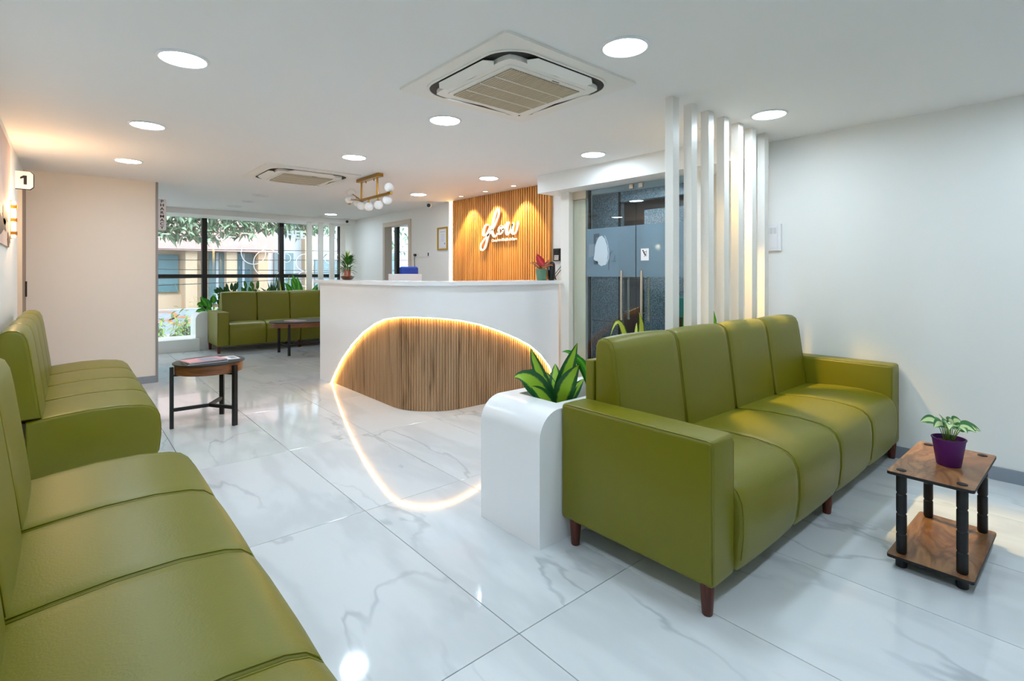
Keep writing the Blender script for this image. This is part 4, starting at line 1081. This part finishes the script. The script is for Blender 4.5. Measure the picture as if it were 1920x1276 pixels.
lf = leaf(nb(), rc + RT * 0.03 + Vector((0, 0, 0.15)), rc + RT * -0.02 + Vector((0, 0, 0.21)), rc + RT * -0.05 + Vector((0, 0, 0.285)), 0.085, up=camv, fold=0.2, n=10, shape=0.75)
obj('leaf', lf, 'red_leaf', rp)
rl(0.085, 0.13, 0.05, 0.07, 0.035, 'red_leaf', -0.03)
for dx, dz, cx_, cz_, w in ((-0.125, 0.085, -0.06, 0.11, 0.03), (0.10, 0.08, 0.05, 0.10, 0.035), (-0.07, 0.045, -0.04, 0.08, 0.03), (0.07, 0.04, 0.04, 0.07, 0.03), (-0.02, 0.05, -0.01, 0.05, 0.025), (0.13, 0.055, 0.06, 0.09, 0.03)):
    rl(dx, dz, cx_, cz_, w, 'rust_leaf', rnd(-0.05, 0.05))
obj('leaf_stalk', tube(nb(), [rc + Vector((0, 0, 0.10)), rc + RT * 0.025 + Vector((0, 0, 0.155))], 0.006, 8), 'stem_red', rp, True)

# plants in the far planter
def bush(name, label, root, n, ln, w, el0, el1, m, stalk=0.0, n_seg=7, up=(-0.2, -0.9, 0.4)):
    t = thing(name, label, 'plant', root)
    root = Vector(root)
    for k in range(n):
        a = 2 * PI * k / n + rnd(-.3, .3); el = rnd(el0, el1); L = ln * rnd(0.75, 1.15)
        dv = Vector((math.cos(a) * math.cos(el), 0.38 * math.sin(a) * math.cos(el), math.sin(el))); b = root + dv * stalk * rnd(0.5, 1.0)
        if stalk: obj('leaf_stalk', tube(nb(), [root, b], 0.004, 6), 'stem', t)
        obj('leaf', leaf(nb(), b, b + dv * L * 0.55 + Vector((0, 0, 0.03)), b + dv * L - Vector((0, 0, 0.05 * (1 if el < 1 else 0))), w, up=up, n=n_seg, fold=0.2, shape=0.6), m, t)
    return t
bush('leafy_plant', 'bright broad-leaved plant at the rounded end of the window planter', (1.86, 9.82, 0.505), 13, 0.17, 0.10, 0.2, 1.2, 'bright_leaf', 0.28)
bush('leafy_plant', 'dark feathery plant behind the left of the far sofa', (2.12, 9.82, 0.505), 30, 0.13, 0.05, 0.75, 1.5, 'dark_leaf', 0.46)
bush('leafy_plant', 'glossy feathery plant behind the second cushion of the far sofa', (2.48, 9.82, 0.505), 34, 0.12, 0.05, 0.75, 1.5, 'bamboo_leaf', 0.50)
bush('spiky_plant', 'spiky dark plant beside the sword-leaved plant at the window', (2.78, 9.80, 0.74), 30, 0.36, 0.026, 0.3, 1.5, 'dark_leaf')
sn = thing('sword_plant', 'tall sword-leaved plant with yellow edges behind the far sofa', 'plant', (2.98, 9.80, 0.505))
for k, (dx, h) in enumerate(((-0.10, 0.74), (-0.05, 0.60), (0.0, 0.66), (0.06, 0.70), (0.10, 0.55))):
    obj('leaf', leaf(nb(), (2.98 + dx * 0.4, 9.80 + 0.03 * (k % 2), 0.505), (2.98 + dx * 0.8, 9.80, 0.505 + h * 0.5), (2.98 + dx * 1.5, 9.80, 0.505 + h), 0.05, up=(0, -1, 0.2), n=8, fold=0.15, tipw=0.1, shape=0.7), 'dracaena_pale' if k in (3, 1) else 'snake_leaf', sn)
bush('broad_leaf_plant', 'plant with large arching green leaves behind the third far sofa cushion', (3.32, 9.82, 0.505), 11, 0.30, 0.09, 0.6, 1.35, 'bright_leaf', 0.48)
bush('leafy_plant', 'dark leafy plant behind the far slats at the counter edge', (3.70, 9.84, 0.505), 18, 0.14, 0.07, 0.6, 1.4, 'dark_leaf', 0.40)

# ------------------------------------------------------------------ the street outside
struct('ground_street', B(-14, 26, YW + 0.1, 40, -0.25, -0.12), 'asphalt')
def facade(name, label, x0, x1, y, z1, m, glass_rows, piers, band=None):
    t = thing(name, label, 'building', ((x0 + x1) / 2, y, -0.12))
    obj('wall', B(x0, x1, y, y + 4, -0.12, z1), m, t)
    if band: obj('parapet', B(x0 - 0.1, x1 + 0.1, y - 0.5, y, band[0], band[1]), 'facade_pink', t)
    for (a, b, za, zb) in glass_rows:
        w_ = obj('window', B(a, b, y - 0.06, y + 0.02, za, zb), 'facade_glass', t)
        obj('window_bar', B((a + b) / 2 - 0.03, (a + b) / 2 + 0.03, y - 0.08, y - 0.06, za, zb), 'facade_white', w_)
    for a in piers: obj('pier', B(a - 0.13, a + 0.13, y - 0.35, y, -0.12, band[0] if band else z1), 'facade_beige', t)
    return t
facade('street_building', 'pink and beige building across the street with tall windows', -6, 4.4, 16.0, 7, 'facade_beige', [(-1.2, 0.1, 0.6, 1.75), (0.5, 2.2, 0.75, 1.72), (2.9, 3.3, 0.4, 1.8), (3.5, 4.0, 0.4, 1.8)], (0.3, 2.45, 3.4, 4.2), (1.83, 3.3))
facade('street_building', 'white building across the street farther right', 4.5, 16, 17.5, 6, 'facade_white', [(5.0, 5.6, 0.3, 1.9), (6.3, 7.4, 0.2, 1.7), (8.2, 9.4, 0.4, 2.0), (10.5, 12, 0.4, 2.0)], (6.0, 7.8))
struct('wall_street', B(-4, 3.0, 13.8, 13.95, -0.12, 0.42), 'facade_white')
mu = thing('street_mural', 'orange ring painting on the low wall across the street', 'mural', (1.9, 13.79, 0.3))
for x, z, r in ((1.62, 0.28, 0.16), (1.95, 0.16, 0.14)):
    bm = nb(); vs = []
    for k in range(25):
        a = 2 * PI * k / 24; vs.append((bm.verts.new((x + r * 1.7 * math.cos(a), 13.79, z + r * .7 * math.sin(a))), bm.verts.new((x + (r - 0.04) * 1.7 * math.cos(a), 13.79, z + (r - 0.04) * .7 * math.sin(a)))))
    for p, q in zip(vs, vs[1:]): bm.faces.new((p[0], p[1], q[1], q[0]))
    obj('ring', bm, 'orange_paint', mu)
for k, (za, zb, lab) in enumerate(((1.74, 1.86, 'highest overhead wire crossing the street view'), (1.52, 1.62, 'overhead wire just below the highest one outside'), (1.42, 1.30, 'overhead wire sloping down to the right outside'), (1.0, 1.38, 'overhead wire sloping up to the right outside'), (0.86, 1.25, 'lowest overhead wire sloping up outside'))):
    w_ = obj('overhead_wire', tube(nb(), [(-3, 13.0 - 0.06 * k, za), (2.0, 13.0 - 0.06 * k, (za + zb) / 2 - 0.05), (8, 13.0 - 0.06 * k, zb)], 0.008, 5), 'wire'); tag(w_, lab, 'wire', 'street wires')
def leaves(n, fn, w, l):
    bm = nb()
    for k in range(n):
        c = Vector(fn()); d = Vector((rnd(-1, 1), rnd(-1, 1), rnd(-1, 0.4))).normalized(); ln = l * rnd(0.7, 1.3)
        leaf(bm, c, c + d * ln * 0.5 + Vector((0, 0, 0.01)), c + d * ln - Vector((0, 0, ln * 0.2)), w, up=(rnd(-.5, .5), rnd(-.5, .5), 1), n=3, fold=0.2)
    return bm
tr = thing('street_tree', 'tree with hanging grey-green branches outside the window', 'tree', (-0.6, 12.6, -0.12))
obj('trunk', tube(nb(), [(-0.6, 12.6, -0.15), (-0.5, 12.6, 1.2), (-0.2, 12.5, 2.6), (0.6, 12.3, 3.2)], [0.16, 0.13, 0.10, 0.05], 10), 'bark', tr, True)
br = [[(-0.2, 12.5, 2.6), (1.2, 12.2, 2.5), (2.6, 12.0, 2.2)], [(-0.1, 12.5, 2.7), (1.6, 12.4, 2.7), (3.6, 12.3, 2.5)], [(-0.2, 12.5, 2.8), (2.0, 12.2, 3.0), (4.4, 12.1, 2.9)]]
for q in br: obj('branch', tube(nb(), q, [0.05, 0.03, 0.01], 7), 'bark', tr)
def crown():
    x = rnd(0.2, 4.8); z = 2.85 - 0.80 * random.random() ** 1.5 + (0.12 if x > 3 else 0); 
    if x < 2.4: z -= 0.12
    return (x, rnd(11.7, 12.8), z)
fo = obj('foliage', leaves(4600, crown, 0.08, 0.17), 'tree_leaf', tr); fo['kind'] = 'stuff'
tr2 = thing('street_tree', 'smaller green tree outside behind the far slats', 'tree', (6.6, 13.4, -0.12))
obj('trunk', tube(nb(), [(6.6, 13.4, -0.15), (6.65, 13.4, 1.4), (6.5, 13.4, 2.2)], [0.09, 0.07, 0.04], 10), 'bark', tr2, True)
fo = obj('foliage', leaves(700, lambda: (6.5 + random.gauss(0, 0.5), 13.4 + random.gauss(0, 0.2), 2.5 + random.gauss(0, 0.45)), 0.07, 0.15), 'tree_leaf', tr2); fo['kind'] = 'stuff'
for k, (x, y, h, lab) in enumerate(((1.12, 11.4, 0.34, 'pale leafy shrub outside the window nearest the partition'), (1.72, 11.5, 0.36, 'pale leafy shrub outside beside the rounded planter end'), (0.52, 11.6, 0.30, 'pale leafy shrub outside hidden beyond the partition edge'), (2.34, 11.7, 0.50, 'taller pale shrub outside behind the bright planter plant'))):
    sh = thing('street_shrub', lab, 'shrub', (x, y, -0.12))
    fo = obj('foliage', leaves(380, lambda: (x + rnd(-0.22, 0.22), y + random.gauss(0, 0.13), -0.08 + abs(random.gauss(0, 1)) * h * 0.6 + 0.05), 0.045, 0.11), 'shrub_leaf', sh); fo['kind'] = 'stuff'
    obj('stem', tube(nb(), [(x, y, -0.13), (x, y, h * 0.6)], 0.012, 6), 'bark', sh)
